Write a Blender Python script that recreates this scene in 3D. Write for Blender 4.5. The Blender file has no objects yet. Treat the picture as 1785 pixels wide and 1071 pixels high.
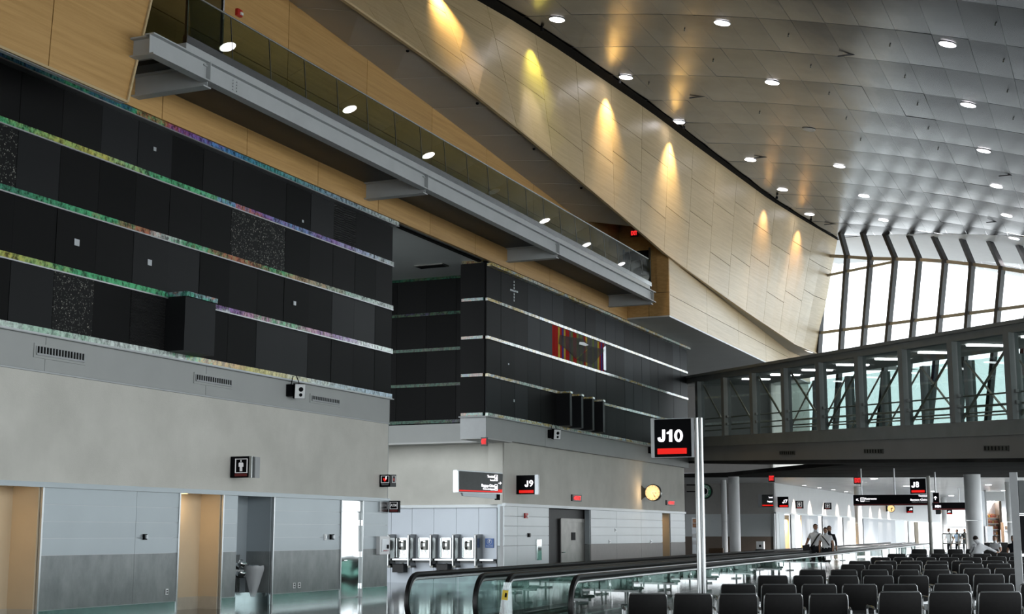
import bpy, bmesh, math, random
from mathutils import Matrix, Vector, Euler
random.seed(7)
V = Vector
sc = bpy.context.scene
col = sc.collection

# ------------------------------------------------------------------ camera
F, CX, CY = 2430.0, 892.5, 535.5          # focal length and centre in pixels of a 1785 x 1071 frame
VPX, HOR, EYE = 1955.0, 930.0, 1.72       # vanishing point of the hall, horizon row, eye height
PITCH = math.atan((HOR - CY) / F)
YAW = math.atan((VPX - CX) / F * math.cos(PITCH))
cam = bpy.data.cameras.new('camera')
cam.sensor_width = 36.0
cam.lens = F / 1785.0 * 36.0
cam.clip_end = 2000
camo = bpy.data.objects.new('camera', cam)
col.objects.link(camo)
camo.location = (0, 0, EYE)
camo.rotation_euler = (math.pi / 2 + PITCH, 0, YAW)
sc.camera = camo

# ------------------------------------------------------------------ sky, exposure
w = bpy.data.worlds.new('overcast_sky')
sc.world = w
w.use_nodes = True
bg = w.node_tree.nodes['Background']
bg.inputs[0].default_value = (0.90, 0.96, 1.0, 1)
bg.inputs[1].default_value = 1.0
sc.view_settings.view_transform = 'Standard'
sc.view_settings.look = 'None'
sc.view_settings.gamma = 1.0
sc.view_settings.use_curve_mapping = False
sc.view_settings.exposure = 2.3
sc.cycles.max_bounces = 7; sc.cycles.diffuse_bounces = 4; sc.cycles.glossy_bounces = 3; sc.cycles.transmission_bounces = 2; sc.cycles.transparent_max_bounces = 14
sc.cycles.caustics_reflective = False; sc.cycles.caustics_refractive = False

def window_portal(loc, rot, sx, sy):
    l = bpy.data.lights.new('window_portal', 'AREA')
    l.shape = 'RECTANGLE'; l.size = sx; l.size_y = sy
    l.cycles.is_portal = True
    o = bpy.data.objects.new('window_portal', l); col.objects.link(o)
    o.location = loc; o.rotation_euler = rot
window_portal((9.9, 25, 5.6), (0, math.radians(90), 0), 11.0, 90)      # the glazed apron side of the hall
window_portal((-4, -14.9, 1.7), (math.radians(90), 0, math.pi), 28, 3.3)       # open gap left under the added rear wall

# ------------------------------------------------------------------ picture ray -> point on a real plane of the hall
def ray(x, y):
    a = (x - CX) / F; b = (CY - y) / F
    fw = math.cos(PITCH) - b * math.sin(PITCH); up = math.sin(PITCH) + b * math.cos(PITCH)
    return V((a * math.cos(YAW) - fw * math.sin(YAW), a * math.sin(YAW) + fw * math.cos(YAW), up))
CO = V((0, 0, EYE))
def RX(x, y, X): d = ray(x, y); return CO + d * (X / d.x)
def RY(x, y, Y): d = ray(x, y); return CO + d * (Y / d.y)
def RZ(x, y, Z): d = ray(x, y); return CO + d * ((Z - EYE) / d.z)
def RN(x, y, P, N): d = ray(x, y); return CO + d * ((P - CO).dot(N) / d.dot(N))
def RD(x, y, D):      # at a horizontal distance D in front of the viewer
    d = ray(x, y); return CO + d * (D / (-d.x * math.sin(YAW) + d.y * math.cos(YAW)))

# ------------------------------------------------------------------ materials
MATS = {}
def newmat(name):
    m = bpy.data.materials.new(name); m.use_nodes = True
    nt = m.node_tree
    b = nt.nodes['Principled BSDF']
    MATS[name] = m
    return m, nt, b
def nd(nt, t, **kw):
    n = nt.nodes.new(t)
    for k, v in kw.items(): setattr(n, k, v)
    return n
def pos_map(nt, scale):
    g = nd(nt, 'ShaderNodeNewGeometry'); mp = nd(nt, 'ShaderNodeMapping')
    mp.inputs['Scale'].default_value = scale
    nt.links.new(g.outputs['Position'], mp.inputs['Vector'])
    return mp.outputs['Vector']
def noise(nt, vec, scale, detail=3, rough=.5):
    n = nd(nt, 'ShaderNodeTexNoise'); n.inputs['Scale'].default_value = scale
    n.inputs['Detail'].default_value = detail; n.inputs['Roughness'].default_value = rough
    nt.links.new(vec, n.inputs['Vector'])
    return n.outputs['Fac']
def ramp(nt, fac, stops, interp='LINEAR'):
    r = nd(nt, 'ShaderNodeValToRGB'); r.color_ramp.interpolation = interp
    e = r.color_ramp.elements
    while len(e) < len(stops): e.new(0.5)
    for q, (p, c) in zip(e, stops): q.position = p; q.color = (*c, 1)
    nt.links.new(fac, r.inputs['Fac'])
    return r.outputs['Color']
def bump(nt, b, fac, strength, dist=.01):
    bp = nd(nt, 'ShaderNodeBump'); bp.inputs['Strength'].default_value = strength; bp.inputs['Distance'].default_value = dist
    nt.links.new(fac, bp.inputs['Height']); nt.links.new(bp.outputs['Normal'], b.inputs['Normal'])
def setp(b, col=None, rough=None, metal=None, spec=None, emis=None, es=None):
    if col is not None: b.inputs['Base Color'].default_value = (*col, 1)
    if rough is not None: b.inputs['Roughness'].default_value = rough
    if metal is not None: b.inputs['Metallic'].default_value = metal
    if spec is not None: b.inputs['Specular IOR Level'].default_value = spec
    if emis is not None:
        b.inputs['Emission Color'].default_value = (*emis, 1); b.inputs['Emission Strength'].default_value = es
def varied(nt, b, colr, amount):
    """the colour with a slight difference from piece to piece"""
    oi = nd(nt, 'ShaderNodeObjectInfo'); mr = nd(nt, 'ShaderNodeMapRange')
    mr.inputs['To Min'].default_value = 1 - amount; mr.inputs['To Max'].default_value = 1 + amount
    nt.links.new(oi.outputs['Random'], mr.inputs['Value'])
    mx = nd(nt, 'ShaderNodeMix', data_type='RGBA', blend_type='MULTIPLY'); mx.inputs['Factor'].default_value = 1
    if isinstance(colr, tuple): mx.inputs['A'].default_value = (*colr, 1)
    else: nt.links.new(colr, mx.inputs['A'])
    nt.links.new(mr.outputs['Result'], mx.inputs['B'])
    nt.links.new(mx.outputs['Result'], b.inputs['Base Color'])

def plain(name, c, rough=.5, metal=0, spec=.5, grain=0.06, scale=6.0, var=0.0):
    m, nt, b = newmat(name)
    setp(b, c, rough, metal, spec)
    f = noise(nt, pos_map(nt, (1, 1, 1)), scale)
    cc = ramp(nt, f, [(.3, tuple(x * (1 - grain) for x in c)), (.7, tuple(min(1, x * (1 + grain)) for x in c))])
    if var: varied(nt, b, cc, var)
    else: nt.links.new(cc, b.inputs['Base Color'])
    return m
def glow(name, c, s):
    m, nt, b = newmat(name); setp(b, (0.02, 0.02, 0.02), .5, 0, .2, c, s); return m
def timber(name, c1, c2, var=.10):
    m, nt, b = newmat(name); setp(b, c1, .42, 0, .4)
    f = noise(nt, pos_map(nt, (2.5, .22, 7.0)), 1.6, 5, .62)
    f2 = noise(nt, pos_map(nt, (6, 2.2, 34)), 1.0, 2)
    ad = nd(nt, 'ShaderNodeMath', operation='MULTIPLY_ADD'); ad.inputs[1].default_value = .22
    nt.links.new(f2, ad.inputs[0]); nt.links.new(f, ad.inputs[2])
    cc = ramp(nt, ad.outputs[0], [(.38, c2), (.75, c1)])
    varied(nt, b, cc, var)
    return m
def glass(name, tint, refl=1.0, rough=0.0):
    m, nt, b = newmat(name); nt.nodes.remove(b)
    out = nt.nodes['Material Output']
    tr = nd(nt, 'ShaderNodeBsdfTransparent'); tr.inputs[0].default_value = (*tint, 1)
    gl = nd(nt, 'ShaderNodeBsdfGlossy'); gl.inputs['Roughness'].default_value = rough
    lw = nd(nt, 'ShaderNodeLayerWeight'); lw.inputs['Blend'].default_value = .5
    pw = nd(nt, 'ShaderNodeMath', operation='POWER'); pw.inputs[1].default_value = 4.5
    nt.links.new(lw.outputs['Facing'], pw.inputs[0])
    mu = nd(nt, 'ShaderNodeMath', operation='MULTIPLY_ADD'); mu.inputs[1].default_value = .9 * min(refl, 1.1); mu.inputs[2].default_value = .045 * refl; mu.use_clamp = True
    nt.links.new(pw.outputs[0], mu.inputs[0])
    mx = nd(nt, 'ShaderNodeMixShader')
    nt.links.new(mu.outputs[0], mx.inputs[0]); nt.links.new(tr.outputs[0], mx.inputs[1]); nt.links.new(gl.outputs[0], mx.inputs[2])
    nt.links.new(mx.outputs[0], out.inputs[0])
    return m

timber('maple', (.54, .325, .125), (.41, .235, .078))
timber('maple_daylit', (.53, .405, .235), (.43, .315, .17), .07)  # paler copy of the maple, daylight wash put into its colour
# plaster of the big wall: mottled warm grey
m, nt, b = newmat('stucco'); setp(b, (.42, .41, .38), .9, 0, .2)
f = noise(nt, pos_map(nt, (1, 1, 1)), .7, 6, .6)
nt.links.new(ramp(nt, f, [(.3, (.50, .49, .445)), (.7, (.61, .595, .545))]), b.inputs['Base Color'])
bump(nt, b, noise(nt, pos_map(nt, (1, 1, 1)), 40, 3), .25, .01)
plain('painted_band', (.36, .37, .36), .6, 0, .3, .03, 1.2)
plain('soffit_grey', (.46, .46, .45), .7, 0, .3, .03, 1.0)
plain('soffit_light', (.52, .53, .53), .45, .2, .4, .03, 1.0)
# lower metal cladding: blue-grey above, worn steel below
plain('cladding', (.34, .38, .40), .38, .35, .5, .03, 1.0, .03)
plain('cladding_pale', (.52, .55, .56), .4, .2, .5, .03, 1.0, .03)
m, nt, b = newmat('cladding_worn'); setp(b, (.2, .22, .22), .4, .45)
f = noise(nt, pos_map(nt, (1.5, 1.5, .8)), 1.6, 5, .65)
nt.links.new(ramp(nt, f, [(.3, (.155, .17, .172)), (.72, (.25, .265, .262))]), b.inputs['Base Color'])
plain('cladding_white', (.50, .54, .59), .45, .1, .5, .02, 1.0, .02)
plain('kick_steel', (.40, .45, .45), .14, 1.0, .5, .08, 3)
plain('stainless', (.34, .35, .35), .24, 1.0, .5, .06, 4)
plain('polished_steel', (.58, .61, .61), .06, 1.0, .5, .03, 2)
plain('chrome', (.85, .86, .86), .07, 1.0, .5, .02)
plain('dark_steel', (.12, .12, .11), .35, .8, .5, .15, 3)
plain('edge_aluminium', (.46, .475, .48), .32, .8, .5, .04)
plain('beam_paint', (.40, .415, .42), .5, 0, .4, .04, 2)
plain('beam_paint_dark', (.17, .175, .18), .6, 0, .3, .05, 2)
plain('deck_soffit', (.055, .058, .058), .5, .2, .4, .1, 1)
plain('beige_wall', (.52, .42, .29), .6, 0, .3, .03, 2)
plain('beige_tile', (.42, .38, .31), .4, 0, .5, .06, 5)
plain('black_gap', (.006, .006, .006), .9, 0, .1)
plain('white_paint', (.78, .79, .80), .45, 0, .4, .02, 2)
plain('white_plastic', (.74, .75, .75), .4, 0, .5, .02)
plain('grey_paint', (.33, .34, .345), .5, 0, .4, .03)
plain('bridge_paint', (.19, .20, .197), .5, .1, .4, .06, 2)
plain('bridge_fascia', (.19, .185, .178), .6, 0, .3, .04, 1)
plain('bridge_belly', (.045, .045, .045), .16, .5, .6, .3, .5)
plain('brass_rod', (.50, .46, .38), .4, .3, .5, .05)
plain('sign_black', (.004, .004, .005), .5, 0, .06)
plain('sign_grey', (.07, .075, .075), .4, 0, .15)
plain('sign_case', (.45, .47, .49), .35, .5, .5, .03)
plain('red_paint', (.45, .012, .01), .4, 0, .5)
plain('dim_red', (.16, .006, .006), .4, 0, .5)
plain('blue_sign', (.03, .10, .32), .4, 0, .5)
plain('rubber', (.007, .007, .007), .36, 0, .22, .2)
plain('vinyl', (.0065, .006, .0058), .5, 0, .16, .25, 20)
plain('seat_metal', (.42, .43, .43), .3, .9, .5, .05)
plain('brown_wall', (.17, .135, .11), .6, 0, .3, .04)
plain('taupe_wall', (.40, .385, .37), .7, 0, .3, .03)
plain('pallet_steel', (.16, .17, .17), .4, .8, .5, .3, 30)
plain('yellow_card', (.65, .45, .03), .5, 0, .4)
plain('skin_tone', (.36, .20, .13), .55, 0, .4)
plain('white_cloth', (.72, .73, .75), .9, 0, .1, .05, 12)
plain('dark_cloth', (.02, .021, .025), .9, 0, .1)
plain('blue_cloth', (.10, .16, .24), .9, 0, .1)
plain('hair_dark', (.02, .014, .01), .7, 0, .3)
plain('bag_black', (.008, .008, .008), .6, 0, .3)
plain('plastic_bag', (.55, .57, .58), .3, 0, .5, .15, 14)
plain('chair_brown', (.09, .055, .03), .5, 0, .4)
plain('apron_sunlit', (.80, .80, .78), .9, 0, .2, .06, .2)  # very pale tone stands in for sunlight on the concrete
plain('roof_felt', (.11, .11, .11), .9, 0, .1, .1, 1)
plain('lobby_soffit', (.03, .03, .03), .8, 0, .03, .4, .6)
plain('door_steel', (.17, .165, .15), .38, .6, .4, .15, 3)
plain('recess_dark', (.035, .034, .033), .5, 0, .2)
plain('mullion_paint', (.07, .07, .072), .5, .1, .4, .05)
plain('goods', (.5, .24, .13), .6, 0, .4, .5, 7, .35)
plain('starry_green', (.02, .20, .10), .4, 0, .5)
# polished dark terrazzo
m, nt, b = newmat('terrazzo'); setp(b, (.06, .07, .068), .09, 0, .6)
f = noise(nt, pos_map(nt, (1, 1, 1)), 18, 3)
nt.links.new(ramp(nt, f, [(.35, (.045, .052, .05)), (.7, (.085, .095, .092))]), b.inputs['Base Color'])
# brushed aluminium ceiling tiles
m, nt, b = newmat('ceiling_metal'); setp(b, (.2, .2, .2), .23, 1.0)
f = noise(nt, pos_map(nt, (.9, .9, .9)), 1.1, 4, .6)
cc = ramp(nt, f, [(.3, (.145, .148, .15)), (.7, (.195, .198, .202))])
varied(nt, b, cc, .10)
bump(nt, b, noise(nt, pos_map(nt, (1, .55, 1)), 1.5, 2), .12, .06)
plain('ceiling_shell', (.14, .14, .145), .5, .9, .5, .05)
# black wall panels
m, nt, b = newmat('black_panel'); setp(b, (.012, .012, .012), .55, 0, .06)
varied(nt, b, (.0092, .0092, .0093), .35)
bump(nt, b, noise(nt, pos_map(nt, (1, 1, 60)), 4, 2), .12, .004)
m, nt, b = newmat('charcoal_panel'); setp(b, (.03, .032, .035), .5, 0, .12)
varied(nt, b, (.0125, .013, .014), .25)
m, nt, b = newmat('slate_panel'); setp(b, (.03, .032, .035), .55, 0, .07)
varied(nt, b, (.019, .021, .023), .35)
m, nt, b = newmat('speckled_panel'); setp(b, (.012, .012, .012), .5, 0, .08)
vo = nd(nt, 'ShaderNodeTexVoronoi'); vo.inputs['Scale'].default_value = 48
nt.links.new(pos_map(nt, (1, 1, 1)), vo.inputs['Vector'])
sp = nd(nt, 'ShaderNodeSeparateColor'); nt.links.new(vo.outputs['Color'], sp.inputs[0])
nt.links.new(ramp(nt, sp.outputs[0], [(0, (.010, .010, .010)), (.84, (.012, .012, .012)), (.90, (.10, .105, .095)), (.975, (.30, .29, .25))], 'CONSTANT'), b.inputs['Base Color'])
m, nt, b = newmat('ridged_panel'); setp(b, (.014, .014, .014), .45, 0, .15)
wv = nd(nt, 'ShaderNodeTexWave', bands_direction='Z'); wv.inputs['Scale'].default_value = 5; wv.inputs['Distortion'].default_value = 5
nt.links.new(pos_map(nt, (1, 1, 1)), wv.inputs['Vector']); bump(nt, b, wv.outputs['Fac'], .8, .03)
# dichroic glass strips: colour drifts along the wall, broken by short bright and dark dashes
def strip_mat(name, stops, lo, gain):
    m, nt, b = newmat(name); setp(b, (.5, .5, .5), .12, 0, .8)
    f = noise(nt, pos_map(nt, (1.2, .42, 2.1)), 1.0, 4, .72)
    c = ramp(nt, f, stops)
    f2 = noise(nt, pos_map(nt, (4, 4, 3)), 2.4, 3, .7)
    v = ramp(nt, f2, [(.36, (lo, lo, lo)), (.58, (gain, gain, gain))])
    mx = nd(nt, 'ShaderNodeMix', data_type='RGBA', blend_type='MULTIPLY'); mx.inputs['Factor'].default_value = 1
    nt.links.new(c, mx.inputs['A']); nt.links.new(v, mx.inputs['B']); nt.links.new(mx.outputs['Result'], b.inputs['Base Color'])
def strip_along(name, stops, lo=.16):
    """the colour of one strip along the long wall, read off from left to right, with dashes"""
    m, nt, b = newmat(name); setp(b, (.5, .5, .5), .14, 0, .6)
    g = nd(nt, 'ShaderNodeNewGeometry'); sx = nd(nt, 'ShaderNodeSeparateXYZ'); nt.links.new(g.outputs['Position'], sx.inputs[0])
    mr = nd(nt, 'ShaderNodeMapRange'); mr.inputs['From Min'].default_value = 19.7; mr.inputs['From Max'].default_value = 35.5
    nt.links.new(sx.outputs['Y'], mr.inputs['Value'])
    f = noise(nt, pos_map(nt, (1.2, 1.6, 2.1)), 1.3, 4, .75)
    ad = nd(nt, 'ShaderNodeMath', operation='MULTIPLY_ADD'); ad.inputs[1].default_value = .32; nt.links.new(f, ad.inputs[0])
    sb = nd(nt, 'ShaderNodeMath', operation='SUBTRACT'); sb.inputs[1].default_value = .16; nt.links.new(mr.outputs[0], sb.inputs[0]); nt.links.new(sb.outputs[0], ad.inputs[2])
    c = ramp(nt, ad.outputs[0], stops)
    f2 = noise(nt, pos_map(nt, (4, 4, 3)), 2.4, 3, .7)
    v = ramp(nt, f2, [(.36, (lo, lo, lo)), (.58, (1, 1, 1))])
    mx = nd(nt, 'ShaderNodeMix', data_type='RGBA', blend_type='MULTIPLY'); mx.inputs['Factor'].default_value = 1
    nt.links.new(c, mx.inputs['A']); nt.links.new(v, mx.inputs['B']); nt.links.new(mx.outputs['Result'], b.inputs['Base Color'])
G_, B_l, Pu, Re, Ye, Te, Wh, Pk = (.10, .50, .22), (.12, .30, .62), (.30, .14, .46), (.52, .14, .08), (.58, .52, .10), (.10, .40, .38), (.66, .74, .70), (.60, .30, .42)
strip_along('strip_e', [(0, B_l), (.10, G_), (.18, (.04, .12, .22)), (.24, G_), (.30, Re), (.36, Pu), (.44, B_l), (.58, Te), (.75, (.28, .42, .52)), (1, Wh)])
strip_along('strip_d', [(0, G_), (.16, Ye), (.30, G_), (.42, G_), (.48, B_l), (.53, Re), (.58, Pu), (.66, B_l), (.78, Pu), (.90, (.45, .55, .75)), (1, Wh)])
strip_along('strip_c', [(0, (.06, .25, .16)), (.18, G_), (.28, Re), (.33, Wh), (.42, G_), (.50, Re), (.60, G_), (.70, (.55, .34, .18)), (.84, (.40, .62, .50)), (1, Wh)])
strip_along('strip_b', [(0, Ye), (.16, G_), (.30, G_), (.38, Te), (.43, Wh), (.48, Pu), (.56, Pk), (.64, G_), (.72, Pk), (.82, Pu), (.90, Wh), (1, (.5, .68, .58))])
strip_along('strip_a', [(0, Wh), (.12, (.34, .58, .42)), (.22, Wh), (.36, Wh), (.41, G_), (.46, (.62, .36, .10)), (.55, Ye), (.64, (.75, .68, .32)), (.76, Wh), (.88, (.5, .62, .72)), (1, (.6, .74, .86))], .35)
strip_mat('dichroic_green', [(.28, (.05, .10, .30)), (.38, (.08, .42, .30)), (.5, (.20, .60, .18)), (.58, (.55, .62, .10)), (.64, (.10, .48, .36)), (.72, (.25, .08, .30))], .12, 1.0)
strip_mat('dichroic_mixed', [(.28, (.45, .10, .06)), (.36, (.12, .35, .30)), (.44, (.10, .45, .30)), (.5, (.30, .50, .55)), (.56, (.55, .20, .12)), (.62, (.30, .16, .45)), (.70, (.18, .40, .62))], .14, 1.0)
strip_mat('dichroic_clear', [(.28, (.75, .8, .75)), (.40, (.55, .72, .62)), (.48, (.80, .80, .74)), (.55, (.75, .55, .14)), (.62, (.50, .62, .66)), (.70, (.75, .78, .80))], .35, 1.0)
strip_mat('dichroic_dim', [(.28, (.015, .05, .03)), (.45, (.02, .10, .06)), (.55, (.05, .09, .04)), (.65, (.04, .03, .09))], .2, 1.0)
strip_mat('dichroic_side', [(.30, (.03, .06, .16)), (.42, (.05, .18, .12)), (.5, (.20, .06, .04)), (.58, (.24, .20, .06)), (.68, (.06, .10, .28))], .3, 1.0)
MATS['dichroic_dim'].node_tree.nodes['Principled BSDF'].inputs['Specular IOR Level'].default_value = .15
m, nt, b = newmat('shard_glass'); setp(b, (.10, .095, .085), .7, 0, .03); b.inputs['Alpha'].default_value = .4
glass('rail_glass', (.60, .66, .57), 1.5)
glass('rail_glass_dark', (.5, .53, .48), 1.0)
glass('walkway_glass', (.54, .65, .62), 1.2)
glass('bridge_glass', (.40, .465, .45), 1.2)
glass('window_glass', (.95, .98, .98), .6)
glass('clear_acrylic', (.88, .92, .92), 1.5)
m, nt, b = newmat('bag_film'); setp(b, (.7, .72, .73), .3, 0, .5); b.inputs['Alpha'].default_value = .55
glow('lamp_white', (1, .96, 1), 5.0)
glow('lamp_warm', (1, .72, .36), .8)
glow('clock_glow', (1, .60, .26), .30)
glow('exit_red', (1, .03, .03), .26)
glow('bar_red', (1, .012, .006), .17)
glow('letter_white', (.95, .93, 1), .5)
glow('letter_dim', (.8, .82, .85), .11)

# ------------------------------------------------------------------ mesh building
WM = {}                                            # world matrices of parents
class MB:
    def __init__(s): s.v = []; s.f = []
    def add(s, vs, fs):
        n = len(s.v); s.v += [V(q) for q in vs]; s.f += [tuple(i + n for i in q) for q in fs]; return s
    def box(s, x0, x1, y0, y1, z0, z1):
        return s.add([(x0, y0, z0), (x1, y0, z0), (x1, y1, z0), (x0, y1, z0), (x0, y0, z1), (x1, y0, z1), (x1, y1, z1), (x0, y1, z1)],
                     [(3, 2, 1, 0), (4, 5, 6, 7), (0, 1, 5, 4), (1, 2, 6, 5), (2, 3, 7, 6), (3, 0, 4, 7)])
    def prism(s, poly, vec):
        poly = [V(q) for q in poly]; vec = V(vec); n = len(poly)
        fs = [tuple(range(n))[::-1], tuple(range(n, 2 * n))] + [(i, (i + 1) % n, n + (i + 1) % n, n + i) for i in range(n)]
        return s.add(poly + [q + vec for q in poly], fs)
    def quad(s, a, b, c, d): return s.add([a, b, c, d], [(0, 1, 2, 3)])
    def bar(s, p, q, wd, ht, up=(0, 0, 1)):
        p = V(p); q = V(q); d = (q - p).normalized(); up = V(up)
        if abs(d.dot(up)) > .98: up = V((1, 0, 0))
        r = d.cross(up).normalized() * wd / 2; u = r.cross(d).normalized() * ht / 2
        return s.add([p - r - u, p + r - u, p + r + u, p - r + u, q - r - u, q + r - u, q + r + u, q - r + u],
                     [(0, 1, 2, 3), (7, 6, 5, 4), (4, 5, 1, 0), (5, 6, 2, 1), (6, 7, 3, 2), (7, 4, 0, 3)])
    def tube(s, path, r, n=8, cap=True):
        path = [V(q) for q in path]; rs = r if isinstance(r, (list, tuple)) else [r] * len(path)
        ref = None; base = len(s.v)
        for i, q in enumerate(path):
            d = (path[min(i + 1, len(path) - 1)] - path[max(i - 1, 0)]).normalized()
            if ref is None: ref = d.orthogonal().normalized()
            ref = (ref - d * ref.dot(d)).normalized(); bi = d.cross(ref)
            for k in range(n):
                t = 2 * math.pi * k / n
                s.v.append(q + (ref * math.cos(t) + bi * math.sin(t)) * rs[i])
        for i in range(len(path) - 1):
            for k in range(n):
                a = base + i * n + k; b2 = base + i * n + (k + 1) % n
                s.f.append((a, b2, b2 + n, a + n))
        if cap:
            s.f.append(tuple(base + k for k in range(n))[::-1]); e = base + (len(path) - 1) * n
            s.f.append(tuple(e + k for k in range(n)))
        return s
    def lathe(s, c, prof, n=20, axis=(0, 0, 1)):
        c = V(c); ax = V(axis).normalized(); e1 = ax.orthogonal().normalized(); e2 = ax.cross(e1); base = len(s.v)
        for (r, h) in prof:
            for k in range(n):
                t = 2 * math.pi * k / n
                s.v.append(c + ax * h + (e1 * math.cos(t) + e2 * math.sin(t)) * max(r, 1e-4))
        for i in range(len(prof) - 1):
            for k in range(n):
                a = base + i * n + k; b2 = base + i * n + (k + 1) % n
                s.f.append((a, b2, b2 + n, a + n))
        s.f.append(tuple(base + k for k in range(n))[::-1]); e = base + (len(prof) - 1) * n
        s.f.append(tuple(e + k for k in range(n)))
        return s
    def mesh(s, name, mat, smooth=False):
        me = bpy.data.meshes.new(name); me.from_pydata([tuple(q) for q in s.v], [], s.f)
        bm = bmesh.new(); bm.from_mesh(me); bmesh.ops.recalc_face_normals(bm, faces=bm.faces); bm.to_mesh(me); bm.free()
        if mat: me.materials.append(MATS[mat])
        if smooth:
            for p in me.polygons: p.use_smooth = True
            try: me.set_sharp_from_angle(angle=math.radians(40))
            except Exception: pass
        return me
    def build(s, name, mat, parent=None, smooth=False):
        return place(s.mesh(name, mat, smooth), name, Matrix.Identity(4), parent)
def place(me, name, mw, parent=None):
    o = bpy.data.objects.new(name, me); col.objects.link(o)
    if parent is not None:
        o.parent = parent
        o.matrix_parent_inverse = WM.get(parent.name, Matrix.Identity(4)).inverted()
    o.matrix_basis = mw
    WM[o.name] = mw.copy()
    return o
def tag(o, label=None, cat=None, group=None, kind=None):
    if label: o['label'] = label
    if cat: o['category'] = cat
    if group: o['group'] = group
    if kind: o['kind'] = kind
    return o
def thing(name, label, cat, loc=(0, 0, 0), group=None):
    o = bpy.data.objects.new(name, None); col.objects.link(o); o.empty_display_size = .2
    o.location = loc; WM[o.name] = Matrix.Translation(V(loc))
    return tag(o, label, cat, group)
def structure(name, loc=(0, 0, 0), label=None):
    o = bpy.data.objects.new(name, None); col.objects.link(o); o.location = loc
    WM[o.name] = Matrix.Translation(V(loc)); return tag(o, label, None, None, 'structure')
UB = {}
def piece(name, x0, x1, y0, y1, z0, z1, mat, parent):
    """a box that shares one unit mesh with every piece of its material"""
    if mat not in UB: UB[mat] = MB().box(-.5, .5, -.5, .5, -.5, .5).mesh('piece_' + mat, mat)
    mw = Matrix.LocRotScale(V(((x0 + x1) / 2, (y0 + y1) / 2, (z0 + z1) / 2)), None, V((abs(x1 - x0), abs(y1 - y0), abs(z1 - z0))))
    return place(UB[mat], name, mw, parent)
SCR = bpy.data.scenes.new('scratch')
def evaluated_mesh(o):
    SCR.collection.objects.link(o); vl = SCR.view_layers[0]; vl.update(); dg = vl.depsgraph; dg.update()
    me = bpy.data.meshes.new_from_object(o.evaluated_get(dg), depsgraph=dg)
    SCR.collection.objects.unlink(o); bpy.data.objects.remove(o)
    return me
def text_mesh(txt, size, mat, bold=0.0, center=False, depth=.003):
    """letters as a mesh in the XY plane, baseline-centred"""
    c = bpy.data.curves.new('lettering', 'FONT'); c.body = txt; c.size = size; c.align_y = 'CENTER'
    c.align_x = 'CENTER' if center else 'LEFT'; c.extrude = depth; c.offset = bold * size; c.resolution_u = 3
    me = evaluated_mesh(bpy.data.objects.new('lettering_source', c)); bpy.data.curves.remove(c)
    me.name = 'lettering'; me.materials.clear(); me.materials.append(MATS[mat])
    return me
def lamp(name, kind, loc, energy, colr, size=.1, target=None, spot=60, blend=.5):
    l = bpy.data.lights.new(name, kind); l.energy = energy; l.color = colr
    if kind == 'SPOT': l.spot_size = math.radians(spot); l.spot_blend = blend; l.shadow_soft_size = size
    elif kind == 'AREA': l.shape = 'DISK'; l.size = size
    else: l.shadow_soft_size = size
    o = bpy.data.objects.new(name, l); col.objects.link(o); o.location = loc
    if target is not None: o.rotation_euler = (V(target) - V(loc)).to_track_quat('-Z', 'Y').to_euler()
    return o

# ================================================================== THE HALL
XA = -19.17                       # plane of the long left wall
ZS = [5.64, 6.955, 8.23, 9.53, 10.83]     # heights of the glass strips
YA1, YB0, YB1 = 35.53, 42.25, 66.2
def yA(x, y=955): return RX(x, y, XA).y
def zceil(X):
    t = X + 10.7; return 18.08 - .197 * t - .007 * t * t

# ---- ground outside, floor
tag(MB().box(-300, 300, -300, 400, -.6, -.5).build('ground', 'apron_sunlit'), 'concrete apron outside the glazed hall, paled in place of sunlight', None, None, 'structure')
fl = tag(MB().box(-45, 12, -16, 200, -.2, 0).build('floor', 'terrazzo'), 'dark polished terrazzo floor of the hall', None, None, 'structure')

# ---- ceiling shell above the tiles (also the eaves beyond the window)
mb = MB(); xs = [-20.5 + i * 1.55 for i in range(21)]
for a, b_ in zip(xs, xs[1:]):
    ya_, yb2 = (81.5 - .748 * (q + 16.0) for q in (a, b_))
    mb.quad((a, -16, zceil(a) + .12), (b_, -16, zceil(b_) + .12), (b_, yb2, zceil(b_) + .12), (a, ya_, zceil(a) + .12))
ceil = tag(mb.build('ceiling', 'ceiling_shell', smooth=True), 'curved brushed metal ceiling of the hall', None, None, 'structure')

# ---- ribbon: sloping timber fascia between gallery and ceiling
def onceil(x, y):                              # where a line of sight meets the curved ceiling
    d = ray(x, y); lo, hi = 1.0, 200.0
    for _ in range(60):
        mid = (lo + hi) / 2; P = CO + d * mid
        if P.z < zceil(P.x): lo = mid
        else: hi = mid
    return CO + d * lo
RT = [onceil(*q) for q in [(835, 0), (893, 33), (965, 78), (1035, 125), (1100, 169), (1155, 208), (1190, 235), (1265, 290), (1340, 345), (1400, 382), (1460, 417)]]
RB = [RX(x, y, X) for x, y, X in [(601, 0, -17.35), (775, 122, -17.3), (900, 222, -17.25), (985, 293, -17.2), (1065, 360, -17.1), (1168, 449, -17.0), (1290, 536, -16.6), (1405, 613, -16.0), (1424, 616, -15.6)]]
def ext(P, Q, Y): t = (Y - Q.y) / (P.y - Q.y); return Q + (P - Q) * t
def curve_at(C, Y):
    if Y <= C[0].y: return ext(C[0], C[1], Y)
    for a, b_ in zip(C, C[1:]):
        if Y <= b_.y: return a.lerp(b_, (Y - a.y) / (b_.y - a.y))
    return ext(C[-1], C[-2], Y)
YR1 = RT[-1].y
rib = structure('wall_ribbon', (0, 0, 0), 'sloping timber fascia under the curved metal ceiling')
def ribbon_pt(Y, t):
    Yb = Y if Y < 60 else 60 + (Y - 60) * (RB[-1].y - 60) / (YR1 - 60)
    return curve_at(RB, Yb).lerp(curve_at(RT, Y), t)
ys = [16.0]
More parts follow.
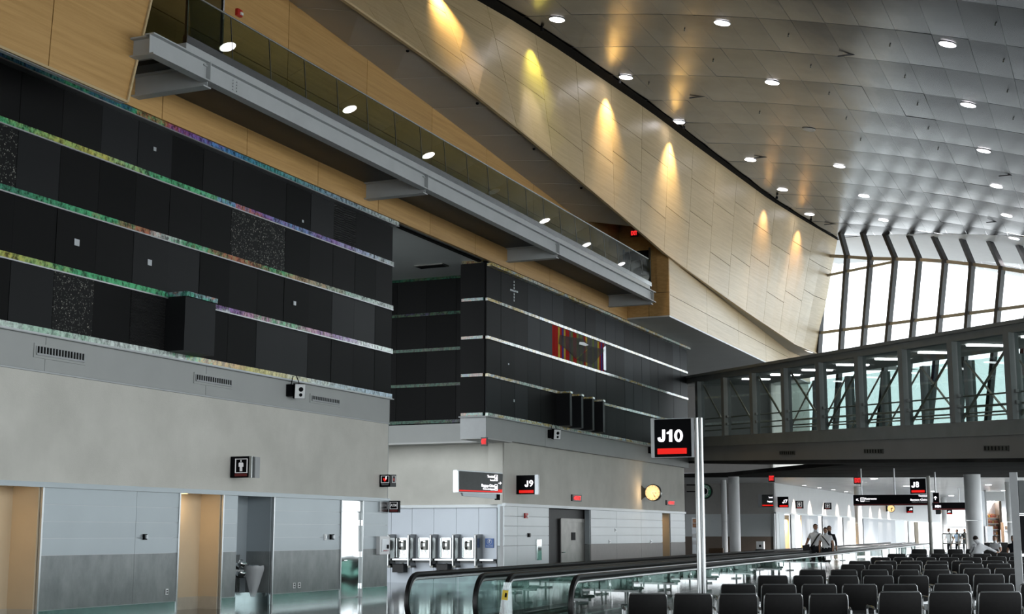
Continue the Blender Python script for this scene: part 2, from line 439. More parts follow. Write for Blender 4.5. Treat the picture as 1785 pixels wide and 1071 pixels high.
while ys[-1] < YR1 - 1.6: ys.append(ys[-1] + 3.05)
ys[-1] = YR1
for i, (y0, y1) in enumerate(zip(ys, ys[1:])):
    cuts = [0, .36 + .1 * ((i * 7) % 3 - 1), .72 + .06 * ((i * 5) % 3 - 1), 1.0]
    for t0, t1 in zip(cuts, cuts[1:]):
        mb = MB(); 
        mid = (y0 + y1) / 2
        front = [ribbon_pt(y0 + .012, t0 + .002), ribbon_pt(mid, t0 + .002), ribbon_pt(y1 - .012, t0 + .002), ribbon_pt(y1 - .012, t1 - .002), ribbon_pt(mid, t1 - .002), ribbon_pt(y0 + .012, t1 - .002)]
        back = [q + V((-.08, 0, 0)) for q in front]
        n = 6
        mb.add(front + back, [(0, 1, 4, 5), (1, 2, 3, 4), (11, 10, 7, 6), (10, 9, 8, 7)] + [(k, (k + 1) % n, n + (k + 1) % n, n + k) for k in range(n)])
        mb.build('timber_panel', 'maple_daylit', rib)
mb = MB()                                            # core behind the panels
for y0, y1 in zip(ys, ys[1:]):
    a = [ribbon_pt(y0, .14), ribbon_pt(y1, .14), ribbon_pt(y1, 1.06), ribbon_pt(y0, 1.06)]
    mb.quad(*[q + V((-.55, 0, 0)) for q in a])
mb.build('backing', 'black_gap', rib)
mb = MB()                                            # pale edge along the foot of the ribbon
for y0, y1 in zip(ys, ys[1:]): mb.bar(ribbon_pt(y0, 0) + V((.01, 0, -.03)), ribbon_pt(y1, 0) + V((.01, 0, -.03)), .10, .06)
mb.build('edge_trim', 'maple_daylit', rib)
mb = MB()                                            # underside where the ribbon swings clear of the gallery end box
yu = [54 + i * 2.6 for i in range(16)]
for y0, y1 in zip(yu, yu[1:]):
    a, d = curve_at(RB, y0), curve_at(RB, y1); mb.quad(a + V((-.02, 0, -.02)), d + V((-.02, 0, -.02)), V((-17.3, y1, d.z + .15)), V((-17.3, y0, a.z + .15)))
mb.build('underside', 'soffit_grey', rib)
mb = MB()                                            # black strip in place of the ceiling's dark reflection beside the ribbon
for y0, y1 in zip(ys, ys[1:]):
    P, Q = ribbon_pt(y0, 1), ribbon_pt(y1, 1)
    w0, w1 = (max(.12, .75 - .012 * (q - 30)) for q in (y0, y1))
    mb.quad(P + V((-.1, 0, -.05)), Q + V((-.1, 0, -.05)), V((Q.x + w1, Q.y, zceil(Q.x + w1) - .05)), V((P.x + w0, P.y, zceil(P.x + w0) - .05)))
mb.build('dark_reflection', 'black_gap', rib)

# ---- grey soffit under the ribbon, back to the timber wall behind the gallery
XR = -19.25
SR = [RX(x, y, XR) for x, y in [(507, 3), (640, 103), (775, 203), (900, 299), (1000, 374), (1075, 430)]]
mb = MB(); yy = [14 + 2.7 * i for i in range(15)]
def soff(Y): a = ribbon_pt(Y, 0); b_ = curve_at(SR, Y); return a + V((-.02, 0, -.01)), V((XR - .02, Y, min(b_.z, 16.2)))
for y0, y1 in zip(yy, yy[1:]):
    (a, b_), (d, c) = soff(y0), soff(y1); mb.quad(a, b_, c, d)
sf = tag(mb.build('ceiling_gallery', 'soffit_grey'), 'plain grey sloping soffit above the gallery', None, None, 'structure')
mb = MB()                                            # seams of the soffit boards, proud by a hair
for y0 in yy[1:-1]:
    a, b_ = soff(y0); mb.bar(a - V((0, 0, .012)), b_ - V((0, 0, .012)), .025, .012)
mb.build('seam', 'soffit_light', sf)
for y in (24.4, 28.9, 33.3, 37.9, 42.4, 46.8):
    a, b_ = soff(y); P = a.lerp(b_, .12)
    MB().lathe(P - V((0, 0, .06)), [(.03, 0), (.05, .03), (.05, .06)], 10).build('sprinkler', 'black_gap', sf)

# ---- timber wall behind and below the gallery
tw = structure('wall_gallery', (XA, 35, 10.8), 'honey coloured timber wall behind and under the gallery')
YK = 56.44
y = 13.0
while y < YK - .1:
    y1 = min(y + 4.2, YK)
    piece('timber_panel', XR - .1, XR, y + .012, y1 - .012, 11.2, 13.4, 'maple', tw)
    piece('timber_panel', XR - .1, XR, y + .012 , y1 - .012, 13.42, 17.5, 'maple', tw)
    y = y1
XT = -18.93
y = 21.0
while y < YK - .1:
    y1 = min(y + 3.3, YK)
    zb0 = 10.78
    piece('timber_panel', XT - .1, XT, y + .012, y1 - .012, zb0, 11.75, 'maple', tw)
    y = y1
piece('backing', XR - .2, XR - .1, 13, YK, 10.8, 18, 'black_gap', tw)
piece('backing', XT - .2, XT - .1, 21, YK, 10.86, 11.75, 'black_gap', tw)

# upper-left timber block that stands proud of the wall, with a raked end
XU_ = -17.6
ub = structure('wall_timber_panel', (XU_, 20, 10.2), 'hanging timber panel with a raked end at the upper left')
XU = -17.6
P1, P2 = RX(220, 178, XU), RX(266, -18, XU)
zb = P1.z
yk = RX(104, 0, XU).y
mb = MB().prism([(XU, 10, zb), (XU, RX(85, 100, XU).y - .012, zb), (XU, RX(104, 0, XU).y - .012, P2.z + 2), (XU, 10, P2.z + 2)], (-.12, 0, 0)); mb.build('timber_panel', 'maple', ub)
mb = MB().prism([(XU, RX(85, 100, XU).y + .012, zb), (XU, P1.y, zb), (XU, P2.y + (P2.y - P1.y) * .8, P2.z + 2), (XU, RX(104, 0, XU).y + .012, P2.z + 2)], (-.12, 0, 0)); mb.build('timber_panel', 'maple', ub)
e = (P2 - P1)
MB().bar(P1 + V((.02, 0, 0)), P1 + e * 1.7 + V((.02, 0, 0)), .05, .05, (1, 0, 0)).build('edge_trim', 'maple_daylit', ub)
MB().bar((XU + .02, 10, zb), (XU + .02, P1.y, zb), .05, .05).build('edge_trim', 'maple_daylit', ub)
MB().box(XU - .12, XU - .02, 10, P1.y - .03, zb - .03, zb - .005).build('soffit_rail', 'beam_paint', ub)

# ---- timber block at the far end of the gallery
kb = structure('wall_gallery_end', (-18, YK, 10.86), 'timber box that closes the far end of the gallery')
XK = -17.03
ZK = 10.86
ke = RX(1412, 655, XK).y
topz = [13.3, 12.9]
yK = [YK + i * (ke - YK) / 5 for i in range(6)]
for y0, y1 in zip(yK, yK[1:]):
    for za, zb_ in ((ZK, 11.75), (11.77, 14.2)):
        piece('timber_panel', XK - .1, XK, y0 + .012, y1 - .012, za, zb_, 'maple_daylit', kb)
piece('timber_panel', XK - .9, XK - .0, YK - .1, YK - .005, ZK, 11.85, 'maple', kb)
piece('timber_panel', XA, XK - .92, YK - .1, YK - .005, ZK, 11.85, 'maple', kb)
piece('timber_panel', XK - .55, XK - .0, YK - .1, YK - .005, 11.87, 14.6, 'maple', kb)
piece('end_panel', XR, XK - .56, YK - .06, YK - .005, 11.87, 16.5, 'maple', kb)
piece('backing', XA - 1, XK - .1, YK, ke, ZK + .02, 14.6, 'black_gap', kb)
piece('soffit', -30, XK, YK - .1, ke, ZK - .06, ZK, 'soffit_light', kb)

# ---- wall A: black panels, glass strips, grey band, stucco
wl = structure('wall_left', (XA, 27, 0), 'long left wall of black panels over grey plaster and steel cladding')
rnd = random.Random(3)
cols = [20.23 + 1.193 * k for k in range(-7, 13)] + [YA1 + .02]
strip_a = ['strip_a', 'strip_b', 'strip_c', 'strip_d', 'strip_e']
for bnd in range(4):
    for k, (y0, y1) in enumerate(zip(cols, cols[1:])):
        t = 'black_panel'
        kk = k - 7
        if (bnd, kk) in {(0, 1), (2, -1), (2, 6), (2, 7)}: t = 'speckled_panel'
        elif (bnd, kk) in {(0, 3), (3, 10)}: t = 'ridged_panel'
        elif (bnd * 5 + kk * 3) % 7 in (0, 3): t = 'charcoal_panel'
        piece('panel', XA - .05, XA + rnd.choice((0, .004, .008)), y0 + .006, y1 - .006, ZS[bnd] + .05, ZS[bnd + 1] - .05, t, wl)
for z, mt in zip(ZS, strip_a):
    tp = z > 10                                  # the top strip stands proud under the timber
    zo, xo = (-.115, .16) if tp else (0, 0)
    piece('glass_strip', XA - .05, XA + .045 + xo, 11.9, YA1 + .03, z - .055 + zo, z + .055 + zo, mt, wl)
    piece('strip_rail', XA - .05, XA + .05 + xo, 11.9, YA1 + .03, z - .085 + zo, z - .057 + zo, 'edge_aluminium', wl)
piece('core', XA - 1.5, XA - .05, 11.9, YA1 - .02, 2.75, 10.85, 'black_gap', wl)
tag(MB().box(XA - .04, XA + .10, 11.9, YA1 + .05, 5.53, 5.555).build('trim_4', 'beam_paint'), 'thin metal lip under the lowest glass strip', None, None, 'structure')
for y0, y1 in ((12, 21.3), (21.3, 26.6), (26.6, YA1 - .02)):
    piece('band_panel', XA - .06, XA, y0 + .006, y1 - .006, 4.86, 5.53, 'painted_band', wl)
piece('band_rail', XA - .04, XA + .015, 12, YA1 - .03, 4.82, 4.855, 'beam_paint', wl)
piece('plaster', XA - .08, XA - .02, 12, YA1 - .06, 2.70, 4.82, 'stucco', wl)
piece('end_face', XA - 1.5, XA - .02, YA1 - .06, YA1 - .02, 0, 5.53, 'painted_band', wl)
tr = tag(MB().box(XA - .06, XA + .06, 12, YA1 - .03, 2.60, 2.70).build('trim_1', 'cladding'), 'pale metal ledge between plaster and steel cladding', None, None, 'structure')
# lower cladding
Z1, Z2 = 1.29, 2.60
def clad(parent, y0, y1, joints=(), pale='cladding', worn='cladding_worn', kick=True, rows=4):
    ys_ = [y0] + list(joints) + [y1]
    for a, b_ in zip(ys_, ys_[1:]):
        h = (Z2 - Z1) / rows
        for r in range(rows):
            piece('cladding_panel', XA - .05, XA, a + .004, b_ - .004, Z1 + r * h + .004, Z1 + (r + 1) * h - .004, pale, parent)
        piece('cladding_panel', XA - .05, XA - .004, a + .004, b_ - .004, .25, Z1 - .004, worn, parent)
        if kick: piece('kick_plate', XA - .05, XA + .006, a, b_, 0.0, .24, 'kick_steel', parent)
    piece('core', XA - .16, XA - .05, y0, y1, 0, 2.6, 'edge_aluminium', parent)
E1 = [yA(69.5, 960), yA(310), yA(386.5), yA(412.5), yA(475.5), yA(592.5), yA(631.5), YA1 - .03]
clad(wl, E1[0], E1[1], [yA(235)])
clad(wl, E1[2], E1[3])
clad(wl, E1[4], E1[5])
clad(wl, E1[6], E1[7])
for yv in (E1[0], E1[1], E1[2], E1[4]):
    piece('corner_bead', XA - .03, XA + .02, yv - .02, yv + .025, 0, 2.6, 'edge_aluminium', wl)
# rooms behind the openings
def room(name, y_l, y_r, xb, wallm, lampE, label, basem='beige_tile', split=True, lowm=None):
    r = structure(name, (XA, y_r, 0), label)
    piece('back_panel', xb - .1, xb, y_l, y_r, .28, 2.62, wallm, r)
    piece('base_tile', xb - .1, xb + .01, y_l, y_r, 0, .28, basem, r)
    piece('jamb_panel', xb, XA - .05, y_r - .06, y_r, 1.28, 2.62, wallm if lowm is None else lowm[0], r)
    piece('jamb_panel', xb, XA - .05, y_r - .06, y_r, .28, 1.28, wallm if lowm is None else lowm[1], r)
    piece('base_tile', xb, XA - .05, y_r - .062, y_r, 0, .28, basem if lowm is None else 'kick_steel', r)
    piece('side_panel', xb, XA - .16, y_l - .06, y_l, 0, 2.62, wallm if lowm is None else lowm[0], r)
    piece('lid', xb - .1, XA - .05, y_l, y_r, 2.62, 2.7, 'white_paint', r)
    if lampE:
        f_ = MB().lathe((xb + .35, y_l + .45, 2.60), [(.09, 0), (.11, .02)], 14).build('downlight', 'lamp_warm', r)
        lamp('restroom_lamp', 'AREA', (xb + .35, y_l + .45, 2.58), lampE, (1, .72, .42), .2, (xb + .3, y_l + .9, 0))
    return r
room('wall_restroom', 19.6, E1[0], RY(21, 960, E1[0]).x, 'beige_wall', 1.8, 'warm lit restroom entry at the far left')
room('wall_restroom_second', E1[1], E1[2], RY(350.5, 955, E1[2]).x, 'beige_wall', 2.3, 'warm lit restroom entry under the restroom sign')
room('wall_niche', E1[3], E1[4], RY(432, 955, E1[4]).x, 'cladding', 0, 'steel lined niche with the drinking fountain', 'kick_steel', True, ('cladding', 'cladding_worn'))

# ---- door in wall A
d1 = structure('door_1', (XA, (E1[5] + E1[6]) / 2, 0), 'polished steel service door with a lever handle')
piece('door_frame', XA - .08, XA + .03, E1[5] + .0, E1[5] + .05, 0, 2.6, 'edge_aluminium', d1)
piece('door_frame', XA - .08, XA + .03, E1[6] - .05, E1[6], 0, 2.6, 'edge_aluminium', d1)
mb = MB(); n = 9                                      # the leaf: thin steel, slightly dished so it mirrors the hall in waves
gy = [E1[5] + .06 + (E1[6] - E1[5] - .12) * i / 8 for i in range(9)]; gz = [.02 + 2.26 * j / 20 for j in range(21)]
vs = [(XA - .035 + .006 * math.sin(2.2 * z + .6) + .005 * math.cos(5 * (yv - gy[0])) * math.sin(1.6 * z), yv, z) for z in gz for yv in gy]
fs = [(j * 9 + i, j * 9 + i + 1, j * 9 + i + 10, j * 9 + i + 9) for j in range(20) for i in range(8)]
mb.add(vs, fs); leaf = mb.build('door_leaf', 'polished_steel', d1, True)
piece('door_core', XA - .1, XA - .06, gy[0], gy[-1], 0, 2.6, 'stainless', d1)
piece('transom_panel', XA - .07, XA - .02, gy[0], gy[-1], 2.31, 2.58, 'polished_steel', d1)
for z in (.3, 1.15, 2.0): piece('hinge', XA - .02, XA + .03, E1[6] - .06, E1[6] - .02, z - .07, z + .07, 'chrome', d1)
MB().tube([(XA - .02, gy[0] + .08, 1.0), (XA + .06, gy[0] + .08, 1.0), (XA + .06, gy[0] + .22, 1.0)], .014, 8).lathe((XA - .03, gy[0] + .08, 1.0), [(.035, 0), (.035, .02)], 12, (1, 0, 0)).build('door_handle', 'chrome', d1, True)

# ---- side passage between the two black blocks: wall of telephones, ceiling
wr = structure('wall_recess', (-22, 44.5, 0), 'back wall of the side passage, black panels over plaster and telephones')
XS = RY(803, 600, YB0).x                  # inner edge of the side face of block B
YP = 44.5
xc = [XS - .05 - 1.2 * i for i in range(7)]
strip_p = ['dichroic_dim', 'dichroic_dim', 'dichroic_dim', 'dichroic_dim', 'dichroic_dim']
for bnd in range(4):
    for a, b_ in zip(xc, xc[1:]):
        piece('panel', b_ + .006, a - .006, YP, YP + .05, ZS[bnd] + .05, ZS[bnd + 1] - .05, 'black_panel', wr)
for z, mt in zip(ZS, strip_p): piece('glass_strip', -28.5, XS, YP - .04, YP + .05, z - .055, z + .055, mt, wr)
piece('core', -30, XS, YP + .05, YP + 1, 0, 10.85, 'black_gap', wr)
piece('band_panel', -28.5, XS, YP - .02, YP + .04, 4.86, 5.55, 'painted_band', wr)
tag(MB().box(-28.5, XA - .61, YP - .9, YP - .03, 4.80, 4.855).build('ceiling_ledge', 'soffit_grey'), 'grey soffit ledge above the telephones wall', None, None, 'structure')
piece('plaster', -28.5, XA - .35, YP - .03, YP + .04, 2.70, 4.80, 'stucco', wr)
tag(MB().box(-28.5, XA - .3, YP - .10, YP + .02, 2.60, 2.70).build('trim_2', 'cladding_pale'), 'pale metal ledge above the telephones', None, None, 'structure')
xj = [RY(x, 900, YP).x for x in (867, 835, 796, 757, 719, 683, 648)]
for a, b_ in zip(xj, xj[1:]):
    piece('cladding_panel', b_ + .006, a - .006, YP - .03, YP + .04, 0.0, 2.60, 'cladding_white', wr)
cr = tag(MB().box(-30, XT - .1, YA1 - .1, YP + .05, 10.87, 10.95).build('ceiling_recess', 'soffit_light'), 'grey soffit over the side passage', None, None, 'structure')
P = RZ(752, 463, 10.87)
g_ = thing('ceiling_vent', 'dark slotted vent in the soffit over the side passage', 'vent', (P.x, P.y, 10.87))
MB().box(P.x - .55, P.x + .55, P.y - .25, P.y + .25, 10.83, 10.87).build('frame', 'dark_steel', g_)
for i in range(5): piece('slat', P.x - .5, P.x + .5, P.y - .2 + i * .09, P.y - .16 + i * .09, 10.815, 10.835, 'black_gap', g_)
tag(MB().box(-30.2, -30.05, YA1, YP, 0, 10.8).build('wall_passage_end', 'taupe_wall'), 'far end wall of the side passage', None, None, 'structure')

# ---- wall B
wb = structure('wall_left_far', (XA, 54, 0), 'second block of black panels over plaster beyond the side passage')
colsB = [YB0 + 1.197 * k for k in range(21)]
for bnd in range(4):
    for k, (y0, y1) in enumerate(zip(colsB, colsB[1:])):
        if bnd == 2 and 5 <= k <= 9: continue                 # the painted glass stands here
        t = 'slate_panel' if (bnd * 3 + k * 5 + (k // 3)) % 5 in (0, 2) else 'black_panel'
        piece('panel', XA - .05, XA + rnd.choice((0, .004, .008)), y0 + .006, y1 - .006, ZS[bnd] + .05, ZS[bnd + 1] - .05, t, wb)
    piece('side_panel', XS, XA - .06, YB0 - .03, YB0 + .03, ZS[bnd] + .05, ZS[bnd + 1] - .05, 'black_panel', wb)
for z, mt in zip(ZS, ['dichroic_clear', 'dichroic_clear', 'dichroic_clear', 'dichroic_clear', 'dichroic_clear']):
    zo, xo = (-.115, .16) if z > 10 else (0, 0)
    piece('glass_strip', XA - .05, XA + .045 + xo, YB0 + .03, colsB[-1], z - .05 + zo, z + .05 + zo, mt, wb)
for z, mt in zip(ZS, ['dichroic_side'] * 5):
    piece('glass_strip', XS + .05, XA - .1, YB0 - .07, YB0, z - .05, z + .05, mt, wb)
piece('core', XS, XA - .05, YB0 + .03, colsB[-1], 5.5, 10.83, 'black_gap', wb)
piece('core', -30, XS, YP + 1, colsB[-1], 0, 10.83, 'black_gap', wb)
tag(MB().box(XS - .02, XA + .10, YB0 - .1, colsB[-1], 5.55, 5.575).build('trim_5', 'beam_paint'), 'thin metal lip under the second black block', None, None, 'structure')
piece('band_panel', XA - .3, XA - .01, YB0 + .02, 47.5, 4.86, 5.55, 'painted_band', wb)
piece('band_panel', XA - .3, XA - .01, 47.52, colsB[-1], 4.86, 5.55, 'painted_band', wb)
piece('band_panel', XS, XA - .01, YB0, YB0 + .04, 4.84, 5.55, 'grey_paint', wb)
piece('soffit_strip', XS, XA - .02, YB0 + .02, YP, 4.82, 4.86, 'soffit_grey', wb)
XB = XA - .22                                          # plaster sits a little behind the band
YC = RX(879, 830, XB).y
piece('plaster', XB - .06, XB, YC, colsB[-1] - .1, 2.70, 4.86, 'stucco', wb)
piece('corner_pier', XB - .6, XB - .005, YC - .0, YP - .03, 2.70, 4.82, 'stucco', wb)
piece('corner_pier', RY(867, 930, YC).x, XB - .03, YC + .004, YC + .06, 1.29, 2.70, 'cladding', wb)
piece('corner_pier', RY(867, 930, YC).x, XB - .03, YC + .004, YC + .06, 0, 1.28, 'cladding_worn', wb)
tag(MB().box(XB - .08, XB + .06, YC - .03, colsB[-1] - .1, 2.64, 2.74).build('trim_3', 'cladding_pale'), 'pale metal ledge on the second block', None, None, 'structure')
def yB(x, y=930): return RX(x, y, XB).y
def cladB(y0, y1, joints=(), low='cladding_worn', pale='cladding_pale'):
    ys_ = [y0] + list(joints) + [y1]
    for a, b_ in zip(ys_, ys_[1:]):
        h = (2.64 - 1.29) / 4
        for r in range(4): piece('cladding_panel', XB - .05, XB, a + .008, b_ - .008, 1.29 + r * h + .007, 1.29 + (r + 1) * h - .007, pale, wb)
        piece('cladding_panel', XB - .05, XB - .003, a + .008, b_ - .008, .0, 1.28, low, wb)
    piece('core', XB - .16, XB - .05, y0, y1, 0, 2.64, 'grey_paint', wb)
cladB(YC, yB(957), [yB(902)], low='cladding_pale')
cladB(yB(1030), yB(1155), [yB(1075), yB(1118)], low='taupe_wall')
cladB(yB(1169), colsB[-1] - .12, low='taupe_wall')
# recess with steel door in wall B
ya, yb_ = yB(957), yB(1030)
xd = RY(1020, 930, yb_).x
d2 = structure('door_2', (xd, (ya + yb_) / 2, 0), 'brushed steel door with black plate in a dark recess')
piece('recess_back', xd - .15, xd - .06, ya - 1.5, yb_, 0, 2.64, 'recess_dark', d2)
piece('jamb_panel', xd, XB - .05, yb_ - .05, yb_, 0, 1.28, 'cladding_worn', d2)
piece('jamb_panel', xd, XB - .05, yb_ - .05, yb_, 1.29, 2.64, 'cladding', d2)
piece('lid', xd, XB - .05, ya - 1.5, yb_, 2.62, 2.66, 'black_gap', d2)
dy0, dy1 = RX(977, 930, xd).y, RX(1019, 930, xd).y
piece('door_leaf', xd - .06, xd, dy0, dy1, 0, 2.15, 'door_steel', d2)
piece('door_frame', xd - .06, xd + .03, dy0 - .08, dy0, 0, 2.25, 'recess_dark', d2)
piece('door_frame', xd - .06, xd + .03, dy0, dy1, 2.15, 2.28, 'door_steel', d2)
piece('door_plate', xd, xd + .02, (dy0 + dy1) / 2 - .15, (dy0 + dy1) / 2 + .25, 1.45, 1.75, 'sign_black', d2)
MB().tube([(xd, dy0 + .12, 1.0), (xd + .07, dy0 + .12, 1.0), (xd + .07, dy0 + .28, 1.0)], .016, 8).build('door_handle', 'chrome', d2, True)
# narrow warm opening in wall B
ya, yb_ = yB(1155), yB(1169)
room_b = structure('wall_restroom_third', (XB, ya, 0), 'narrow warm lit opening near the end of the second block')
piece('back_panel', XB - 1.6, XB - 1.5, ya - 1.2, yb_, 0, 2.64, 'beige_wall', room_b)
piece('jamb_panel', XB - 1.5, XB - .05, yb_ - .05, yb_, 0, 2.64, 'beige_wall', room_b)
piece('lid', XB - 1.6, XB - .05, ya - 1.2, yb_, 2.64, 2.7, 'white_paint', room_b)
MB().lathe((XB - .8, (ya + yb_) / 2, 2.62), [(.08, 0), (.1, .02)], 12).build('downlight', 'lamp_warm', room_b)
lamp('restroom_lamp', 'AREA', (XB - .8, (ya + yb_) / 2, 2.60), 16, (1, .72, .42), .2, (XB - .8, (ya + yb_) / 2, 0))

# ---- ceiling tiles in view: metal pans one by one, each slightly pillowed
TX, TY = 1.05, 3.39
tile_rows = [31.6 + TY * i for i in range(16)]
nt_ = 0
for r, y0 in enumerate(tile_rows):
    for c in range(18):
        x0 = -19.0 + TX * c; x1 = x0 + TX; y1 = y0 + TY
        xr = ribbon_pt((y0 + y1) / 2, 1).x
        if x1 < xr - .2: continue
        # only what the picture can see of it
        q = V(((x0 + x1) / 2, (y0 + y1) / 2, zceil((x0 + x1) / 2))) - CO
        rr = q.x * math.cos(YAW) + q.y * math.sin(YAW); ff = -q.x * math.sin(YAW) + q.y * math.cos(YAW)
        if rr / ff > .44: continue
        vs = []; n = 5; tx, ty = rnd.uniform(-.006, .006), rnd.uniform(-.012, .012)
        for j in range(n):
            for i in range(n):
                u, v_ = i / (n - 1), j / (n - 1)
                x = x0 + .003 + (TX - .006) * u; yv = y0 + .016 + (TY - .032) * v_
                bow = .019 * (1 - (2 * v_ - 1) ** 2) + .003 * (1 - (2 * u - 1) ** 2)
                vs.append((x, yv, zceil(x) - bow + tx * (u - .5) + ty * (v_ - .5)))
        fs = [(j * n + i, j * n + i + 1, j * n + i + n + 1, j * n + i + n) for j in range(n - 1) for i in range(n - 1)]
        me = bpy.data.meshes.new('ceiling_tile'); me.from_pydata(vs, [], fs); me.materials.append(MATS['ceiling_metal'])
        for p_ in me.polygons: p_.use_smooth = True
        place(me, 'ceiling_tile', Matrix.Identity(4), ceil); nt_ += 1
print('tiles', nt_)
for x, y in [(1481, 97), (1219, 170), (1329, 275), (1757, 306), (1449, 391), (1733, 387)]:
    P = onceil(x, y); 
    g_ = MB().box(P.x - .35, P.x + .30, P.y - .2, P.y - .175, P.z - .06, P.z - .01).box(P.x + .30, P.x + .32, P.y - .2, P.y + .12, P.z - .06, P.z - .01).build('access_slot', 'ceiling_shell', ceil)
for x, y in [(1193, 50), (1374, 60), (1551, 77), (1735, 40), (1749, 104), (1243, 104), (1413, 114), (1577, 132), (1756, 157), (1131, 144), (1324, 195), (1599, 180), (1766, 205), (1445, 162), (1475, 205), (1618, 222), (1500, 242), (1635, 258)]:
    P = onceil(x, y); MB().lathe(P - V((0, 0, .08)), [(.015, 0), (.035, .02), (.02, .035), (.02, .075)], 8).build('sprinkler', 'dark_steel', ceil)

# ---- right-hand glazed side of the hall (outside the picture): mullions only
wm = structure('window_1', (10, 25, 0), 'glazed apron side of the hall')
for i in range(20): piece('mullion', 9.95, 10.15, -15 + i * 4.2, -14.85 + i * 4.2, 0, 11, 'white_paint', wm)
for z in (0.1, 3.2, 6.4, 9.6): piece('transom', 9.95, 10.15, -15, 66, z - .06, z + .06, 'white_paint', wm)

rw = structure('wall_back_blocker', (-4, -15, 0), 'added wall behind the viewer that cuts the light from the rear')
piece('upper_wall', -20.5, 10.2, -15.3, -15, 3.4, 19.5, 'taupe_wall', rw)  # unseen, added to hold back light from the open rear
piece('wall_run', XA - .3, XA, -15, 12, 0, 18, 'taupe_wall', rw)
# ---- far window under the eaves
D0 = 80.0
WP = RD(1437, 600, D0)
wa = math.atan((-528 - CX) / (F / math.cos(PITCH)))            # heading of the window wall seen from the camera
ang = YAW - wa
WDIR = V((math.sin(ang), -math.cos(ang), 0))                    # runs towards the right and nearer
WN = V((-WDIR.y, WDIR.x, 0))
win = structure('window_2', (WP.x, WP.y, 0), 'tall bright window wall under the metal eaves')
MX = [(1437, 446, 1437, 446), (1477, 448, 1466, 408), (1518, 451, 1504, 407), (1561, 452, 1543, 409), (1603, 453, 1585, 411), (1648, 456, 1628, 413), (1695, 461, 1677, 417), (1747, 468, 1725, 421), (1799, 476, 1776, 428), (1856, 486, 1832, 438), (1920, 497, 1894, 450)]
MBOT = [(1428, 611), (1466, 608.6), (1505, 603), (1547, 597), (1590, 589), (1636, 583), (1686, 573), (1738, 563), (1791, 553), (1849, 541), (1914, 528)]
tops = []; bots = []
for i, (x, y, xt, yt) in enumerate(MX):
    T = RN(x, y, WP, WN); tops.append(T)
    B_ = RN(*MBOT[i], WP, WN); B_ = T + (B_ - T) * ((T.z - 4.9) / (T.z - B_.z)); bots.append(B_)
    mb = MB().bar(B_, T + V((0, 0, .1)), .21, .30, tuple(WN)).build('mullion', 'mullion_paint', win)
    if i:
        U = onceil(xt, yt)
        MB().bar(T, U + (U - T).normalized() * .3, .20, .28, tuple(WN)).build('mullion_strut', 'mullion_paint', win)
MB().bar(tops[0], tops[0] + V((-.5, .2, .7)), .3, .3).build('mullion_strut', 'mullion_paint', win)
for a, b_ in zip(tops, tops[1:]):
    MB().bar(a, b_, .16, .18).build('transom', 'brass_rod', win)
    pa, pb = bots[tops.index(a)], bots[tops.index(b_)]
    MB().quad(pa + WN * .05, pb + WN * .05, b_ + WN * .05, a + WN * .05).build('pane', 'window_glass', win)
LT = [RN(x, y, WP, WN) for x, y in ((1428, 581), (1785, 534))]
LT.append(LT[1] + (LT[1] - LT[0]) * .4)
MB().bar(LT[0] - (LT[1] - LT[0]) * .01, LT[2], .14, .16).build('transom', 'brass_rod', win)
MB().bar(RN(1435, 482, WP, WN), RN(1556, 457, WP, WN), .12, .14).build('brace', 'brass_rod', win)

# ================================================================== GALLERY
gal = thing('gallery', 'long cantilevered gallery with steel edge beam and glass balustrade', 'gallery', (XT, 22, 11.1))
def ibeam(mb, p, q, h, fw, tf=.03, tw=.02):
    p, q = V(p), V(q)
    mb.bar(p + V((0, 0, h - tf / 2)), q + V((0, 0, h - tf / 2)), fw, tf)
    mb.bar(p + V((0, 0, tf / 2)), q + V((0, 0, tf / 2)), fw, tf)
    mb.bar(p + V((0, 0, h / 2)), q + V((0, 0, h / 2)), tw, h - tf)
    return mb
XE = -17.0
ibeam(MB(), (XE - .1, 21.45, 11.10), (XE - .1, 54.35, 11.10), .44, .22).build('edge_beam', 'beam_paint', gal)
for y in (21.6,): ibeam(MB(), (-18.8, y, 11.12), (XE - .2, y, 11.12), .40, .24).build('bracket', 'beam_paint', gal)
for y in (23.35, 33.5, 43.45, 54.0):
    ibeam(MB(), (XT - .02, y, 10.98), (XE - .06, y, 10.98), .48, .26).build('bracket', 'beam_paint', gal)
    piece('stiffener', XE - .10, XE + .02, y - .012, y + .012, 11.10, 11.54, 'beam_paint', gal)
for k in range(8):
    P = V((XE - .085, 24.3 + (k % 2) * .14, 11.22 + (k // 2) * .07)); MB().lathe(P, [(.016, 0), (.016, .02)], 6, (1, 0, 0)).build('bolt', 'beam_paint', gal)
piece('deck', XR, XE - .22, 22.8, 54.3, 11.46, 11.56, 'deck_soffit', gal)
piece('deck', XR, XK - .95, 54.3, 56.3, 11.46, 11.56, 'deck_soffit', gal)
XG = -17.3
piece('deck_edge', XG - .25, XG + .04, 22.85, 54.4, 11.54, 11.83, 'beam_paint', gal)
piece('glass_shoe', XG - .06, XG + .05, 22.85, 54.6, 11.83, 12.0, 'stainless', gal)
yj = [RX(407, 75, XG).y + 1.53 * k for k in range(-1, 20)]
yj = [q for q in yj if q < 54.2] + [54.6]
GT = .088                                           # lean of the panes over their height
for a, b_ in zip(yj, yj[1:]): MB().prism([(XG, a + .012, 11.98), (XG, b_ - .012, 11.98), (XG - GT, b_ - .012, 13.0), (XG - GT, a + .012, 13.0)], (-.012, 0, 0)).build('glass_pane', 'rail_glass', gal)
for a in yj[1:-1]: MB().bar((XG - .006, a, 11.98), (XG - GT - .006, a, 13.0), .018, .022, (0, 1, 0)).build('glass_joint', 'dark_steel', gal)
